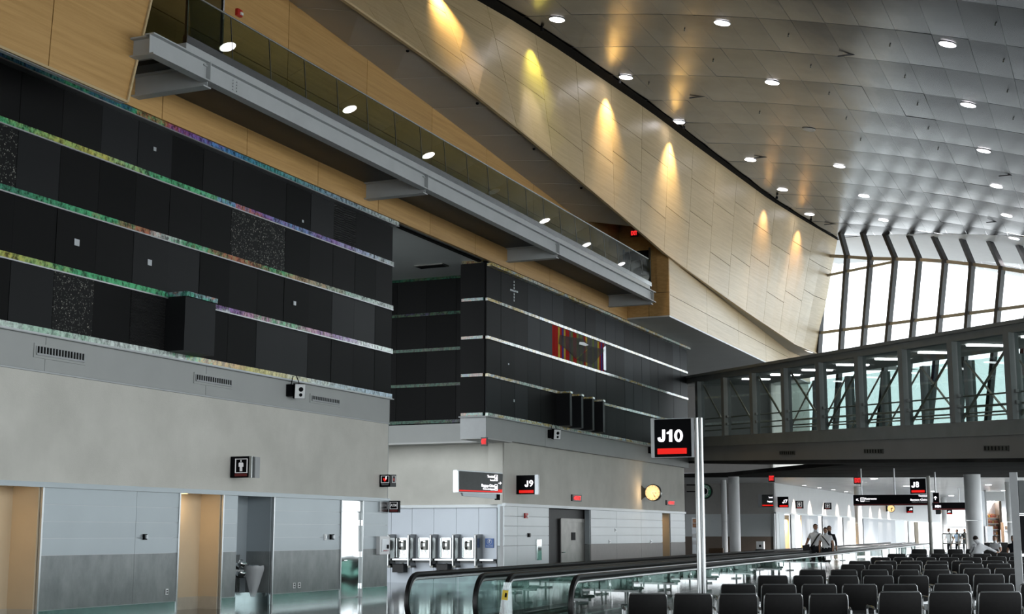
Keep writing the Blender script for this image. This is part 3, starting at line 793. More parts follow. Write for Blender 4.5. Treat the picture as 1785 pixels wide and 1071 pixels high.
MB().tube([(XG - GT, yj[0], 13.02), (XG - GT, 54.6, 13.02)], .022, 8).build('handrail', 'dark_steel', gal, True)
piece('glass_pane', XG - 1.4, XG, 54.6, 54.62, 11.98, 13.0, 'rail_glass_dark', gal)
# glass booth at the near end of the gallery
bo = gal
y0, y1 = RX(326, 50, XG - .25).y, RX(386, 50, XG - .25).y
piece('booth_pane', XG - .26, XG - .24, y0, y1, 11.9, 15.2, 'rail_glass_dark', bo)
piece('booth_pane', XR + .4, XG - .26, y0, y0 + .02, 11.9, 15.2, 'rail_glass_dark', bo)
piece('booth_base', XR + .4, XG - .3, y0 - .0, y1 + .03, 11.57, 11.9, 'beam_paint', bo)
piece('booth_post', XG - .28, XG - .22, y1, y1 + .05, 11.56, 15.2, 'stainless', bo)
piece('booth_post', XG - .28, XG - .22, y0 - .04, y0, 11.56, 15.2, 'stainless', bo)

# ================================================================== BRIDGE
PL = RD(1197, 700, 68.4)
BD = -ray(255, 812).normalized()
BH = V((BD.x, BD.y, 0)).normalized()
BN = V((-BH.y, BH.x, 0))                 # away from the viewer
if BN.dot(PL - CO) < 0: BN = -BN
def RB_(x, y): return RN(x, y, PL, BN)
def sline(l, r):
    A, B_ = RB_(*l), RB_(*r); sa, sb = (A - PL).dot(BH), (B_ - PL).dot(BH)
    return lambda s: A.z + (B_.z - A.z) * (s - sa) / (sb - sa)
z_top = sline((1200, 656), (1785, 556)); z_hd = sline((1200, 669), (1785, 577)); z_gb = sline((1230, 762), (1785, 731))
z_ft = sline((1230, 778), (1785, 758)); z_fb = sline((1229, 803.5), (1785, 799))
def BP(s, off, z): q = PL + BH * s + BN * off; return V((q.x, q.y, z))
bw = 4.6
S0, S1 = -1.5, 40.0
br = thing('footbridge', 'glazed footbridge ramping across the hall in front of the bright window', 'bridge', tuple(BP(0, 0, 0)))
def slab(name, o0, o1, zf0, zf1, mat, s0=S0, s1=S1):
    MB().add([BP(s0, o0, zf0(s0)), BP(s1, o0, zf0(s1)), BP(s1, o1, zf0(s1)), BP(s0, o1, zf0(s0)), BP(s0, o0, zf1(s0)), BP(s1, o0, zf1(s1)), BP(s1, o1, zf1(s1)), BP(s0, o1, zf1(s0))],
             [(3, 2, 1, 0), (4, 5, 6, 7), (0, 1, 5, 4), (1, 2, 6, 5), (2, 3, 7, 6), (3, 0, 4, 7)]).build(name, mat, br)
slab('roof', -.15, bw + .1, lambda s: z_top(s) - .12, z_top, 'bridge_paint')
slab('head_beam', -.05, .25, z_hd, lambda s: z_top(s) - .12, 'bridge_paint')
slab('ceiling_lining', .3, bw - .3, lambda s: z_top(s) - .24, lambda s: z_top(s) - .13, 'soffit_grey')
slab('floor_beam', -.10, bw, z_ft, z_gb, 'bridge_paint')
slab('fascia', .0, bw, z_fb, z_ft, 'bridge_fascia')
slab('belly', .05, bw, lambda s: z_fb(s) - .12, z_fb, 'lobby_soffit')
sp_ = [(RB_(x, 690) - PL).dot(BH) for x in (1265, 1767)]
bay = (sp_[1] - sp_[0]) / 7
ss = [sp_[0] + bay * k for k in range(-1, 12)]
for i, s in enumerate(ss):
    for off, wd in ((0, .30), (bw, .24)):
        a, b_ = BP(s, off, z_gb(s)), BP(s, off, z_hd(s))
        MB().bar(a, b_, wd, .34, tuple(BN)).build('post', 'bridge_paint', br)
    for dz in (.52, .86):
        P = BP(s, -.02, z_gb(s) + dz); MB().bar(P - BH * .25, P + BH * .25, .12, .10).build('rail_bracket', 'bridge_paint', br)
for i, (a, b_) in enumerate(zip(ss, ss[1:])):
    for off in (.02, bw):
        MB().quad(BP(a + .17, off, z_gb(a)), BP(b_ - .17, off, z_gb(b_)), BP(b_ - .17, off, z_hd(b_)), BP(a + .17, off, z_hd(a))).build('glass_pane', 'bridge_glass', br)
    fw = i >= 4
    p0, p1 = (a, b_) if fw else (b_, a)
    MB().tube([BP(p0, .16, z_gb(p0) + .05), BP(p1, .16, z_hd(p1) - .05)], .045, 6).build('tie_rod', 'brass_rod', br)
    p0, p1 = p1, p0
    MB().tube([BP(p0, bw - .16, z_gb(p0) + .05), BP(p1, bw - .16, z_hd(p1) - .05)], .04, 6).build('tie_rod', 'brass_rod', br)
    lm = (a + b_) / 2
    MB().bar(BP(lm - .1, 1.6, z_top(lm) - .27), BP(lm + .1, 2.9, z_top(lm) - .27), .22, .05).build('ceiling_light', 'lamp_white', br)
for dz in (.30, .52, .86):
    for off in (.2, bw - .2):
        MB().tube([BP(ss[0], off, z_gb(ss[0]) + dz), BP(ss[-1], off, z_gb(ss[-1]) + dz)], .028, 6).build('handrail', 'brass_rod', br)
for x, y, wpx in ((1373, 790, 26), (1524, 787, 33), (1738, 782, 43)):
    a, b_ = RB_(x - wpx / 2, y), RB_(x + wpx / 2, y)
    MB().bar(a - BN * .02, b_ - BN * .02, .05, .17).build('vent', 'dark_steel', br)
    for k in range(7):
        q = a.lerp(b_, (k + .5) / 7); MB().bar(q - BN * .05 + V((0, 0, -.06)), q - BN * .05 + V((0, 0, .06)), .03, .03).build('vent_slat', 'black_gap', br)

# ================================================================== LOW CONCOURSE BEYOND
ZC = 4.74
q0, q1 = BP(-6, bw, 0), BP(34, bw, 0)
r0, r1 = RD(1180, 900, 77), RD(1900, 900, 77)
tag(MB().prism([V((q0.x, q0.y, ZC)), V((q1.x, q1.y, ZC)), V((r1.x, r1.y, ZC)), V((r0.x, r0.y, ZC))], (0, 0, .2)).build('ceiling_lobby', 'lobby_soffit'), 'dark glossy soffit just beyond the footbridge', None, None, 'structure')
m2 = plain('far_ceiling_metal', (.62, .63, .65), .38, 1.0, .5, .1, 1.2)
fc = tag(MB().prism([V((r0.x, r0.y, ZC)), V((-1, r1.y, ZC)), V((-3, 190, ZC)), V((XA - 2, 190, ZC)), V((XA - 14, 86, ZC))], (0, 0, .25)).build('ceiling_concourse', 'far_ceiling_metal'), 'bright metal ceiling of the low concourse beyond the footbridge', None, None, 'structure')
tag(MB().prism([V((r0.x - 20, r0.y + 2, ZC + .3)), V((-1, r1.y - 1, ZC + .3)), V((-1, 190, ZC + .3)), V((-45, 190, ZC + .3))], (0, 0, .1)).build('roof_concourse', 'roof_felt'), 'dark flat roof of the low concourse outside the window', None, None, 'structure')
YW = 84.5
bw_ = structure('wall_cafe', (-22, YW, 0), 'pale and brown back wall of the passage beyond the black block')
zq = [RY(1275, y, YW).z for y in (896, 936)]
for i in range(6):
    x1 = XA - i * 2.2; x0 = x1 - 2.2
    piece('wall_panel', x0 + .01, x1 - .01, YW, YW + .1, zq[0], ZC, 'taupe_wall', bw_)
    piece('wall_panel', x0 + .01, x1 - .01, YW, YW + .1, zq[1] + .01, zq[0] - .02, 'cladding_pale', bw_)
    piece('wall_panel', x0 + .01, x1 - .01, YW - .01, YW + .1, 0, zq[1], 'brown_wall', bw_)
piece('upper_wall', -34, XA, YW + .1, YW + .3, 0, 14, 'taupe_wall', bw_)
piece('upper_wall', -34.2, -34, 60, YW, 0, 14, 'taupe_wall', bw_)
XF = XA
def yF(x, y=910): return RX(x, y, XF).y
wf = structure('wall_concourse', (XF, 110, 0), 'left wall of the far concourse, plaster over pale cladding')
zt = RX(1400, 896, XF).z
piece('plaster', XF - .1, XF, YW, 170, zt, ZC, 'white_paint', wf)
piece('plaster', XF - .1, XF, YW, 96, ZC + .3, 12, 'stucco', wf)
piece('ledge', XF - .05, XF + .08, YW - .05, 170, zt - .1, zt, 'cladding_pale', wf)
def cf(x0, x1, mat, inset=0):
    piece('cladding_panel', XF - .1 - inset, XF - inset, yF(x0) + .02, yF(x1) - .02, .0, zt - .1, mat, wf)
cf(1350, 1358, 'cladding_pale'); cf(1358, 1368, 'cladding', 0); cf(1368, 1379, 'dark_steel', .6); cf(1379, 1386, 'cladding_pale')
cf(1386, 1397, 'beige_wall', .8); cf(1397, 1412, 'cladding_white'); cf(1412, 1427, 'cladding_white'); cf(1427, 1434, 'beige_wall', .8); cf(1434, 1461, 'cladding_white')
cf(1461, 1470, 'dark_steel', .5); cf(1470, 1482, 'white_paint', .0)
cf(1505, 1530, 'cladding_white'); cf(1530, 1560, 'cladding_white'); cf(1560, 1577, 'cladding'); cf(1583, 1588, 'dark_steel'); cf(1603, 1609, 'beige_wall', .5)
lamp('concourse_lamp', 'AREA', (XF - .5, yF(1391), 2.6), 60, (1, .62, .25), .3, (XF - .5, yF(1391), 0))
for i in range(9):                                           # scallops on the plaster come from these downlights
    y = 90 + i * 5.0
    dl = thing('wall_washer', '%s of the small recessed downlights along the far concourse wall' % ['nearest', 'second', 'third', 'fourth', 'fifth', 'sixth', 'seventh', 'eighth', 'farthest'][i], 'light', (XF + .7, y, ZC), 'wall washers of the far concourse')
    MB().lathe((XF + .7, y, ZC - .02), [(.10, 0), (.13, .02)], 12).build('lens', 'lamp_white', dl)
    MB().lathe((XF + .7, y, ZC - .025), [(.16, 0), (.16, .02)], 12).build('rim', 'white_paint', dl)
    lamp('wall_washer_lamp', 'SPOT', (XF + .7, y, ZC - .06), 90, (1, .85, .7), .05, (XF + .25, y, 2.5), 60, .4)
for i in range(8):                                           # lamps in the low ceiling
    P = V((-7.5 - (i % 2) * 5, 80 + (i // 2) * 13.0, ZC))
    dl = thing('concourse_lamp', '%s round lamp in the far concourse ceiling, %s row' % (['nearest', 'second', 'third', 'farthest'][i // 2], ['right', 'left'][i % 2]), 'light', tuple(P), 'lamps of the far concourse')
    MB().lathe(P - V((0, 0, .03)), [(.18, 0), (.22, .03)], 16).build('lens', 'lamp_white', dl); MB().lathe(P - V((0, 0, .02)), [(.26, 0), (.26, .02)], 16).build('rim', 'white_paint', dl)
    lamp('concourse_lamp_light', 'SPOT', P - V((0, 0, .06)), 1500, (1, .96, .95), .15, P - V((0, 0, 3)), 150, .5)
# far end: bright glazing with mullions
wn = structure('window_3', (-5, 172, 0), 'bright glazing at the far end of the concourse')
for i in range(12): piece('mullion', XF + i * 2.6 - .06, XF + i * 2.6 + .06, 172, 172.2, 0, ZC, 'white_paint', wn)
for z in (.1, 2.4): piece('transom', XF, 12, 172, 172.15, z - .05, z + .05, 'white_paint', wn)
# columns
def column(x, w_px, D, label, y0=0.0, ytop=ZC):
    P = RD(x, 920, D); r = w_px / 2 * D / F
    c = thing('round_column', label, 'column', (P.x, P.y, 0), 'round columns of the concourse')
    MB().lathe((P.x, P.y, 0), [(r, 0), (r, ytop * .5)], 20).build('shaft', 'white_paint', c, True)
    MB().lathe((P.x, P.y, ytop * .5), [(r, 0.01), (r, ytop * .5)], 20).build('shaft_section', 'white_paint', c, True)
    MB().lathe((P.x, P.y, 0), [(r * 1.06, 0), (r * 1.06, .15)], 20).build('base_ring', 'stainless', c, True)
column(1281, 19, 76, 'white round column before the brown wall beyond the black block')
column(1263, 10, 81, 'slim white column just left of the wider one by the brown wall')
column(1497, 12, 92, 'white column standing left of the hanging restroom sign')
column(1699, 28, 73, 'wide white column in front of the bright shop')
column(1647, 9, 120, 'slim bright column beneath the far black hanging sign')
column(1763, 14, 84, 'white column behind the grey post at the right edge')

# ================================================================== MOVING WALKWAYS
WK = V((-.054, 1, 0)).normalized(); WKN = V((WK.y, -WK.x, 0))
LEN = 88.0
def walkway(PLft, PRgt, label):
    A = V((PLft[0], PLft[1], 0)); B_ = V((PRgt[0], PRgt[1], 0))
    t = thing('moving_walkway', label, 'moving walkway', tuple((A + B_) / 2), 'pair of moving walkways')
    def at(o, s, z, dx=0): q = o + WK * s + WKN * dx; return V((q.x, q.y, z))
    R = .44; zc = 1.0 - R
    for o in (A, B_):
        arc = [at(o, -R * math.sin(th) * .95, zc + R * math.cos(th)) for th in [i * math.radians(172) / 14 for i in range(15)]]
        path = [at(o, LEN, 1.0), at(o, LEN * .5, 1.0), at(o, 2, 1.0), at(o, .3, 1.0)] + arc + [at(o, .25, .13)]
        MB().tube(path, .05, 8).build('handrail', 'rubber', t, True)
        inner = [at(o, LEN, .925), at(o, .3, .925)] + [at(o, -(R - .075) * math.sin(th) * .95, zc + (R - .075) * math.cos(th)) for th in [i * math.radians(172) / 14 for i in range(15)]] + [at(o, .25, .20)]
        MB().tube(inner, .022, 6).build('rail_track', 'edge_aluminium', t, True)
        # glass: a rounded end pane, then panes 1.9 m long
        poly = [at(o, 1.9, .12), at(o, 1.9, .91)] + [at(o, -(R - .09) * math.sin(th) * .95, zc + (R - .09) * math.cos(th)) for th in [i * math.radians(172) / 10 for i in range(11)]] + [at(o, .2, .12)]
        MB().add([q - WKN * .006 for q in poly], [tuple(range(len(poly)))]).build('end_pane', 'walkway_glass', t)
        k = 1.9
        while k < LEN:
            e = min(k + (1.9 if k < 40 else 6), LEN)
            MB().quad(at(o, k + .008, .12), at(o, e - .008, .12), at(o, e - .008, .91), at(o, k + .008, .91)).build('glass_pane', 'walkway_glass', t)
            k = e
        MB().bar(at(o, -.1, .07), at(o, LEN, .07), .14, .14).build('skirt', 'stainless', t)
    w_ = (B_ - A).dot(WKN)
    MB().add([at(A, .6, .05), at(A, LEN, .05), at(A, LEN, .05, w_), at(A, .6, .05, w_)], [(0, 1, 2, 3)]).build('pallet_belt', 'pallet_steel', t)
    MB().add([at(A, -1.2, .012), at(A, .6, .06), at(A, .6, .06, w_), at(A, -1.2, .012, w_)], [(0, 1, 2, 3)]).build('comb_plate', 'stainless', t)
walkway((-11.45, 22.3), (-10.1, 22.2), 'glass sided moving walkway nearer the telephones')
walkway((-9.62, 22.35), (-8.28, 21.95), 'glass sided moving walkway nearer the black seats')

# ================================================================== SEATS
def seat_meshes():
    out = {}
    w_, h0, h1 = .57, .43, .84
    # backrest: rounded, gently curved shell, leaning towards the viewer at the top
    mb = MB(); nx, nz = 8, 6; fr = []; bk = []
    def prof(u, v):
        x = (u - .5) * w_; z = h0 + (h1 - h0) * v
        r = .07
        if v > .8: x *= 1 - .06 * ((v - .8) / .2) ** 2
        y = -.09 * v + .03 * (2 * u - 1) ** 2 - .02 * math.sin(v * math.pi)
        return x, y, z
    for j in range(nz + 1):
        for i in range(nx + 1):
            x, y, z = prof(i / nx, j / nz); fr.append((x, y - .025, z)); bk.append((x, y + .025, z))
    n = (nx + 1) * (nz + 1); fs = []
    idx = lambda i, j: j * (nx + 1) + i
    for j in range(nz):
        for i in range(nx):
            fs.append((idx(i, j), idx(i + 1, j), idx(i + 1, j + 1), idx(i, j + 1)))
            fs.append((n + idx(i, j + 1), n + idx(i + 1, j + 1), n + idx(i + 1, j), n + idx(i, j)))
    ring = [idx(i, 0) for i in range(nx + 1)] + [idx(nx, j) for j in range(1, nz + 1)] + [idx(i, nz) for i in range(nx - 1, -1, -1)] + [idx(0, j) for j in range(nz - 1, 0, -1)]
    for a, b_ in zip(ring, ring[1:] + ring[:1]): fs.append((a, n + a, n + b_, b_))
    out['backrest'] = mb.add(fr + bk, fs).mesh('backrest', 'vinyl', True)
    mb = MB(); path = [prof(0, v) for v in (0, .25, .5, .75, .93)] + [prof(u, 1.0) for u in (.03, .25, .5, .75, .97)] + [prof(1, v) for v in (.93, .75, .5, .25, 0)]
    out['back_frame'] = mb.tube([(x, y - .012, z + .004) for x, y, z in path], .0135, 6).mesh('back_frame', 'seat_metal', True)
    mb = MB(); fs = []; vs = []
    for j, (y, z) in enumerate([(.02, .43), (.2, .40), (.42, .42), (.48, .40), (.48, .36), (.2, .34), (.02, .37)]):
        vs += [(-w_ / 2, y, z), (w_ / 2, y, z)]
    for j in range(7): a, b_ = 2 * j, 2 * ((j + 1) % 7); fs.append((a, a + 1, b_ + 1, b_))
    fs += [tuple(range(0, 14, 2)), tuple(range(13, 0, -2))]
    out['seat_cushion'] = mb.add(vs, fs).mesh('seat_cushion', 'vinyl', True)
    out['armrest'] = MB().tube([(0, -.02, .40), (0, -.03, .60), (0, .05, .635), (0, .36, .64), (0, .40, .60), (0, .40, .42)], .018, 6).mesh('armrest', 'seat_metal', True)
    out['leg'] = MB().tube([(0, .22, .34), (0, .22, .03)], .03, 8).bar((0, -.08, .02), (0, .5, .02), .06, .035).mesh('leg', 'seat_metal', True)
    return out
SM = seat_meshes()
def bench(xs_px, y_px, pitch_px, label, skew=0.0):
    D = 1.72 / (.84 * pitch_px / 1645 + (y_px - 930) / 2430); k = pitch_px * D / 1645
    xm = sum(xs_px) / len(xs_px)
    C0 = RD(xm, y_px, D); C0.z = 0
    t = thing('tandem_seat_bench', label, 'bench', tuple(C0), 'black tandem seats in rows')
    R_ = Matrix.Translation(C0) @ Matrix.Rotation(YAW + skew, 4, 'Z') @ Matrix.Scale(k, 4)
    p_ = .677
    n = len(xs_px); x0 = -(n - 1) / 2 * p_
    for i in range(n):
        T = R_ @ Matrix.Translation((x0 + i * p_, 0, 0))
        bk = place(SM['backrest'], 'backrest', T, t)
        place(SM['back_frame'], 'back_frame', T, bk)
        place(SM['seat_cushion'], 'seat_cushion', T, t)
    for i in range(n + 1): place(SM['armrest'], 'armrest', R_ @ Matrix.Translation((x0 + (i - .5) * p_, 0, 0)), t)
    for i in ([0, n - 1] if n < 5 else [0, n // 2, n - 1]): place(SM['leg'], 'leg', R_ @ Matrix.Translation((x0 + i * p_, 0, 0)), t)
    me = MB().box(x0 - .36, -x0 + .36, .16, .26, .30, .36).mesh('beam', 'seat_metal')
    place(me, 'beam', R_, t)
def cen(x0, pitch, n): return [x0 + pitch * i for i in range(n)]
bench(cen(1128, 78.5, 5), 1033, 77, 'black five seat bench in the nearest row, right of the glass walkway')
bench(cen(1567, 86, 4), 1029.5, 85, 'black bench in the nearest row at the bottom right corner')
bench(cen(1286, 70, 5), 1017, 69, 'black bench in the second row, just behind the tall gate sign pole')
bench(cen(1657, 75, 3), 1016, 74, 'black bench in the second row by the grey post at right')
bench(cen(1346, 61, 5), 1002.5, 60, 'black five seat bench in the third row from the viewer')
bench(cen(1658, 63, 3), 1000, 61, 'black bench in the third row near the right edge')
bench(cen(1416, 53.5, 5), 992.5, 53, 'black five seat bench in the fourth row from the viewer')
bench(cen(1700, 55, 2), 990, 53, 'short black bench in the fourth row near the right edge')
bench(cen(1485, 48.5, 4), 983.5, 47.5, 'black four seat bench in the fifth row from the viewer')
bench(cen(1690, 49, 3), 982, 47.5, 'black bench in the fifth row left of the grey post')
bench(cen(1498, 44.5, 5), 977.6, 44, 'black bench in the sixth row from the viewer')
bench(cen(1728, 45, 2), 977, 44, 'short black bench in the sixth row left of the grey post')
bench(cen(1534, 39.5, 5), 971.5, 39, 'black bench in the seventh row from the viewer')
bench(cen(1735, 40, 2), 970, 39, 'short black bench in the seventh row left of the grey post')
bench(cen(1562, 37, 5), 965.5, 36.5, 'black bench in the eighth row, at the foot of the far gate sign pole')
bench(cen(1752, 37, 1), 964, 36.5, 'single black seat of the eighth row beside the grey post')
bench(cen(1600, 32, 5), 957.5, 31, 'black bench in the ninth row, in front of the leaning seated man')
bench(cen(1722, 27, 3), 946, 26, 'farthest black bench, behind the leaning seated man')

# ================================================================== SIGNS
class Face:
    """an upright sign plane; px() turns picture positions into points on it. n is the outward normal, u runs to the reader's right"""
    def __init__(s, P, rotz):
        s.P = V(P); s.r = rotz
        s.n = V((math.sin(rotz), -math.cos(rotz), 0)); s.u = V((math.cos(rotz), math.sin(rotz), 0))
    def px(s, x, y): return RN(x, y, s.P, s.n)
    def rect(s, name, x0, y0, x1, y1, out0, out1, mat, parent):
        xm, ym = (x0 + x1) / 2, (y0 + y1) / 2
        a, b_ = s.px(x0, ym), s.px(x1, ym); z0, z1 = s.px(xm, y1).z, s.px(xm, y0).z
        a = V((a.x, a.y, 0)); b_ = V((b_.x, b_.y, 0))
        return MB().prism([a + s.n * out0 + V((0, 0, z0)), b_ + s.n * out0 + V((0, 0, z0)), b_ + s.n * out0 + V((0, 0, z1)), a + s.n * out0 + V((0, 0, z1))], s.n * (out1 - out0)).build(name, mat, parent)
    def frame(s, name, x0, y0, x1, y1, t, out, mat, parent):
        mb = MB()
        for q in ((x0, y0, x1, y0 + t), (x0, y1 - t, x1, y1), (x0, y0, x0 + t, y1), (x1 - t, y0, x1, y1)):
            xm, ym = (q[0] + q[2]) / 2, (q[1] + q[3]) / 2
            a, b_ = s.px(q[0], ym), s.px(q[2], ym); z0, z1 = s.px(xm, q[3]).z, s.px(xm, q[1]).z
            mb.prism([V((a.x, a.y, z0)), V((b_.x, b_.y, z0)), V((b_.x, b_.y, z1)), V((a.x, a.y, z1))], s.n * out)
        return mb.build(name, mat, parent)
    def text(s, txt, x0, x1, y0, y1, mat, parent, out=.012, bold=.0, name='lettering'):
        """letters filling the given picture box: cap height y0..y1, width x0..x1"""
        P = s.px(x0, (y0 + y1) / 2) + s.n * out; h = s.px(x0, y0).z - s.px(x0, y1).z; wd = (s.px(x1, (y0 + y1) / 2) - s.px(x0, (y0 + y1) / 2)).length
        me = text_mesh(txt, h / .69, mat, bold)
        xs_ = [q.co.x for q in me.vertices]; x0_ = min(xs_); cur = max(xs_) - x0_
        M_ = Matrix.Translation(P) @ Matrix.Rotation(s.r, 4, 'Z') @ Matrix.Rotation(math.pi / 2, 4, 'X') @ Matrix.Diagonal((wd / cur, 1, 1, 1)) @ Matrix.Translation((-x0_, 0, 0))
        return place(me, name, M_, parent)
    def letter_j(s, x0, x1, y0, y1, mat, parent, out=.02):
        w_, h = x1 - x0, y1 - y0
        pts = [(.62, 0), (1, 0), (1, .70), (.95, .86), (.8, .97), (.5, 1.0), (.2, .97), (.05, .86), (0, .66), (.36, .62), (.38, .76), (.5, .82), (.6, .77), (.62, .66)]
        return s.shape([(x0 + a * w_, y0 + b_ * h) for a, b_ in pts], mat, parent, out, 'lettering')
    def zero(s, x0, x1, y0, y1, mat, parent, out=.02, n=24):
        cx, cy, a, b_ = (x0 + x1) / 2, (y0 + y1) / 2, (x1 - x0) / 2, (y1 - y0) / 2; mb = MB()
        for i in range(n):
            t0, t1 = 2 * math.pi * i / n, 2 * math.pi * (i + 1) / n
            q = [(cx + a * r * math.cos(t), cy + b_ * k * math.sin(t)) for t, r, k in ((t0, 1, 1), (t1, 1, 1), (t1, .40, .66), (t0, .40, .66))]
            mb.prism([s.px(*p) + s.n * (out - .006) for p in q], s.n * .008)
        return mb.build('lettering', mat, parent)
    def man(s, x0, y0, x1, y1, mat, parent, out=.012):
        cx, h = (x0 + x1) / 2, y1 - y0; mb = MB(); w_ = (x1 - x0)
        def poly(pts): mb.prism([s.px(cx + a * w_, y0 + b_ * h) + s.n * (out - .006) for a, b_ in pts], s.n * .008)
        poly([(.13 * math.cos(t), .09 + .085 * math.sin(t)) for t in [i * math.pi / 5 for i in range(10)]])
        poly([(-.34, .22), (.34, .22), (.5, .30), (.5, .6), (.28, .6), (.26, .36), (.25, .99), (.04, .99), (.03, .62), (-.03, .62), (-.04, .99), (-.25, .99), (-.26, .36), (-.28, .6), (-.5, .6), (-.5, .30)])
        return mb.build('pictogram', mat, parent)
    def shape(s, pts, mat, parent, out=.012, name='symbol'):
        return MB().prism([s.px(*q) + s.n * (out - .006) for q in pts], s.n * .008).build(name, mat, parent)
def arrow(f, cx, cy, r, rot, mat, parent):
    pts = [(-1, -.16), (.25, -.16), (-.15, -.75), (.2, -.75), (.95, 0), (.2, .75), (-.15, .75), (.25, .16), (-1, .16)]
    c, s_ = math.cos(rot), math.sin(rot)
    return f.shape([(cx + r * (a * c - b_ * s_), cy + r * (a * s_ + b_ * c)) for a, b_ in pts], mat, parent, name='arrow')

# gate sign J10 on its twin pole, behind the first row of seats
PJ = RD(1225, 900, 22.6)
J = Face((PJ.x, PJ.y, 0), 0.0)
g = thing('gate_sign', 'black gate sign reading J10 on a tall twin steel pole', 'sign', (PJ.x, PJ.y, 0), 'gate signs')
J.rect('case', 1135.5, 730, 1209.5, 798, -.14, .0, 'sign_case', g)
J.rect('panel', 1141, 731, 1206 - 1, 797, 0, .012, 'sign_black', g)
J.rect('edge', 1135.5, 730, 1141.5, 798, 0, .03, 'edge_aluminium', g); J.rect('edge', 1206, 729, 1213, 797.5, -.06, .03, 'sign_case', g)
J.letter_j(1147, 1159.8, 749.7, 771, 'letter_white', g); J.zero(1176, 1190.8, 749.3, 771, 'letter_white', g)
J.shape([(1167, 770.5), (1167, 757), (1162.7, 757), (1162.7, 754.2), (1166.5, 752.8), (1168.3, 749.5), (1172.3, 749.5), (1172.3, 770.5)], 'letter_white', g, .02, 'lettering')
J.rect('red_bar', 1146.5, 782, 1197.5, 792, .010, .016, 'bar_red', g)
for x, r in ((1218.5, .043), (1226.3, .028)):
    P = J.px(x, 900); P2 = J.px(x - 2, 729)
    MB().lathe((P.x, P.y - .03, 0), [(r, 0), (r, P2.z)], 16).build('pole', 'stainless', g, True)
MB().box(PJ.x - .22, PJ.x + .22, PJ.y - .2, PJ.y + .2, 0, .025).build('base_plate', 'stainless', g)

# gate sign J8 on its pole, beyond the footbridge
PJ = RD(1621, 900, 53)
J = Face((PJ.x, PJ.y, 0), 0.0)
g = thing('gate_sign', 'small black gate sign reading J8 on a dark pole beyond the footbridge', 'sign', (PJ.x, PJ.y, 0), 'gate signs')
J.rect('case', 1586, 834, 1617, 861.5, -.14, 0, 'sign_case', g); J.rect('panel', 1586.5, 835, 1614, 861, 0, .02, 'sign_black', g)
J.letter_j(1589, 1594.8, 841, 850.7, 'letter_white', g, .03); J.text('8', 1596, 1602, 841, 850.5, 'letter_white', g, .024, .02); J.rect('red_bar', 1589, 855, 1612, 859, .018, .026, 'bar_red', g)
P = J.px(1621, 900); MB().lathe((P.x, P.y, 0), [(.07, 0), (.07, J.px(1621, 830).z)], 12).build('pole', 'dark_steel', g, True)
J.rect('edge', 1614, 834, 1617, 861.5, 0, .03, 'edge_aluminium', g)

# blade signs on the walls (faces turned towards the viewer)
def blade(x0, x1, y0, y1, Xw, label, side_px, cat='sign', group=None, name='blade_sign'):
    Y = RX(x0, (y0 + y1) / 2, Xw).y
    f = Face((Xw, Y, 0), 0.0)
    g = thing(name, label, cat, tuple(f.px(x0, y1)), group)
    f.rect('case', x0, y0, x1, y1, -.12, 0, 'sign_black', g)
    return f, g
f, g = blade(402, 434, 796, 833, XA, 'square black men restroom sign with red bar on the long plaster wall', 6, group='restroom signs')
f.frame('border', 410.2, 800, 431.5, 825, 1.2, .012, 'letter_dim', g); f.man(416.5, 802.3, 424.5, 822.3, 'letter_dim', g)
f.rect('red_bar', 409.5, 826, 430.5, 830.8, 0, .012, 'dim_red', g)
f.rect('end_cap', 434, 796, 438, 833.4, -.12, 0, 'stainless', g); f.rect('end_cap', 438, 796.3, 440.5, 833.2, -.3, -.1, 'grey_paint', g)
# heart sign, two faced, at the end of the wall
f, g = blade(662, 680, 828, 849, XA, 'black defibrillator sign with red heart at the corner of the wall', 10, name='defibrillator_sign')
f.frame('border', 664.5, 830, 678.5, 842, .7, .012, 'letter_dim', g)
hp = [(0, .9), (-.9, -.1), (-.8, -.7), (-.4, -.9), (0, -.5), (.4, -.9), (.8, -.7), (.9, -.1)]
f.shape([(671 + 3.2 * a, 837 + 3.6 * b_) for a, b_ in hp], 'bar_red', g, name='heart'); f.shape([(673, 831), (674.5, 831), (673.4, 834), (674.4, 834), (672.6, 837), (673, 834.4), (672.4, 834.4)], 'letter_white', g, .016, 'bolt')
f.rect('caption', 664.5, 843.5, 678, 844.3, 0, .01, 'sign_case', g); f.rect('caption', 665.5, 845.5, 677, 846.2, 0, .01, 'sign_case', g)
f2 = Face(f.px(680, 840), math.radians(50))
f2.rect('side_face', 680.2, 828, 690.5, 849, -.05, 0, 'sign_grey', g); f2.frame('border', 683.6, 830, 689.5, 842, .6, .012, 'letter_dim', g)
f2.shape([(686.3 + 1.7 * a, 837 + 3.4 * b_) for a, b_ in hp], 'red_paint', g, name='heart')
# cash machine sign
f, g = blade(678.3, 694.5, 873.5, 894, XA + .05, 'small black sign reading ATM at the end of the long wall', 3, name='cash_machine_sign')
f.frame('border', 679.8, 875.5, 693, 888, .7, .012, 'letter_dim', g); f.text('ATM', 681.3, 691.5, 879.3, 884, 'letter_dim', g, .012, .01)
f.rect('red_bar', 679.8, 889, 693, 892.5, 0, .012, 'dim_red', g); f.rect('end_cap', 677.2, 873.3, 678.4, 894, -.1, .01, 'edge_aluminium', g)
MB().box(XA - .0, XA + .04, yA(660, 883), yA(676.5, 883), RX(668, 893, XA).z, RX(668, 874, XA).z).build('back_plate', 'stainless', g)
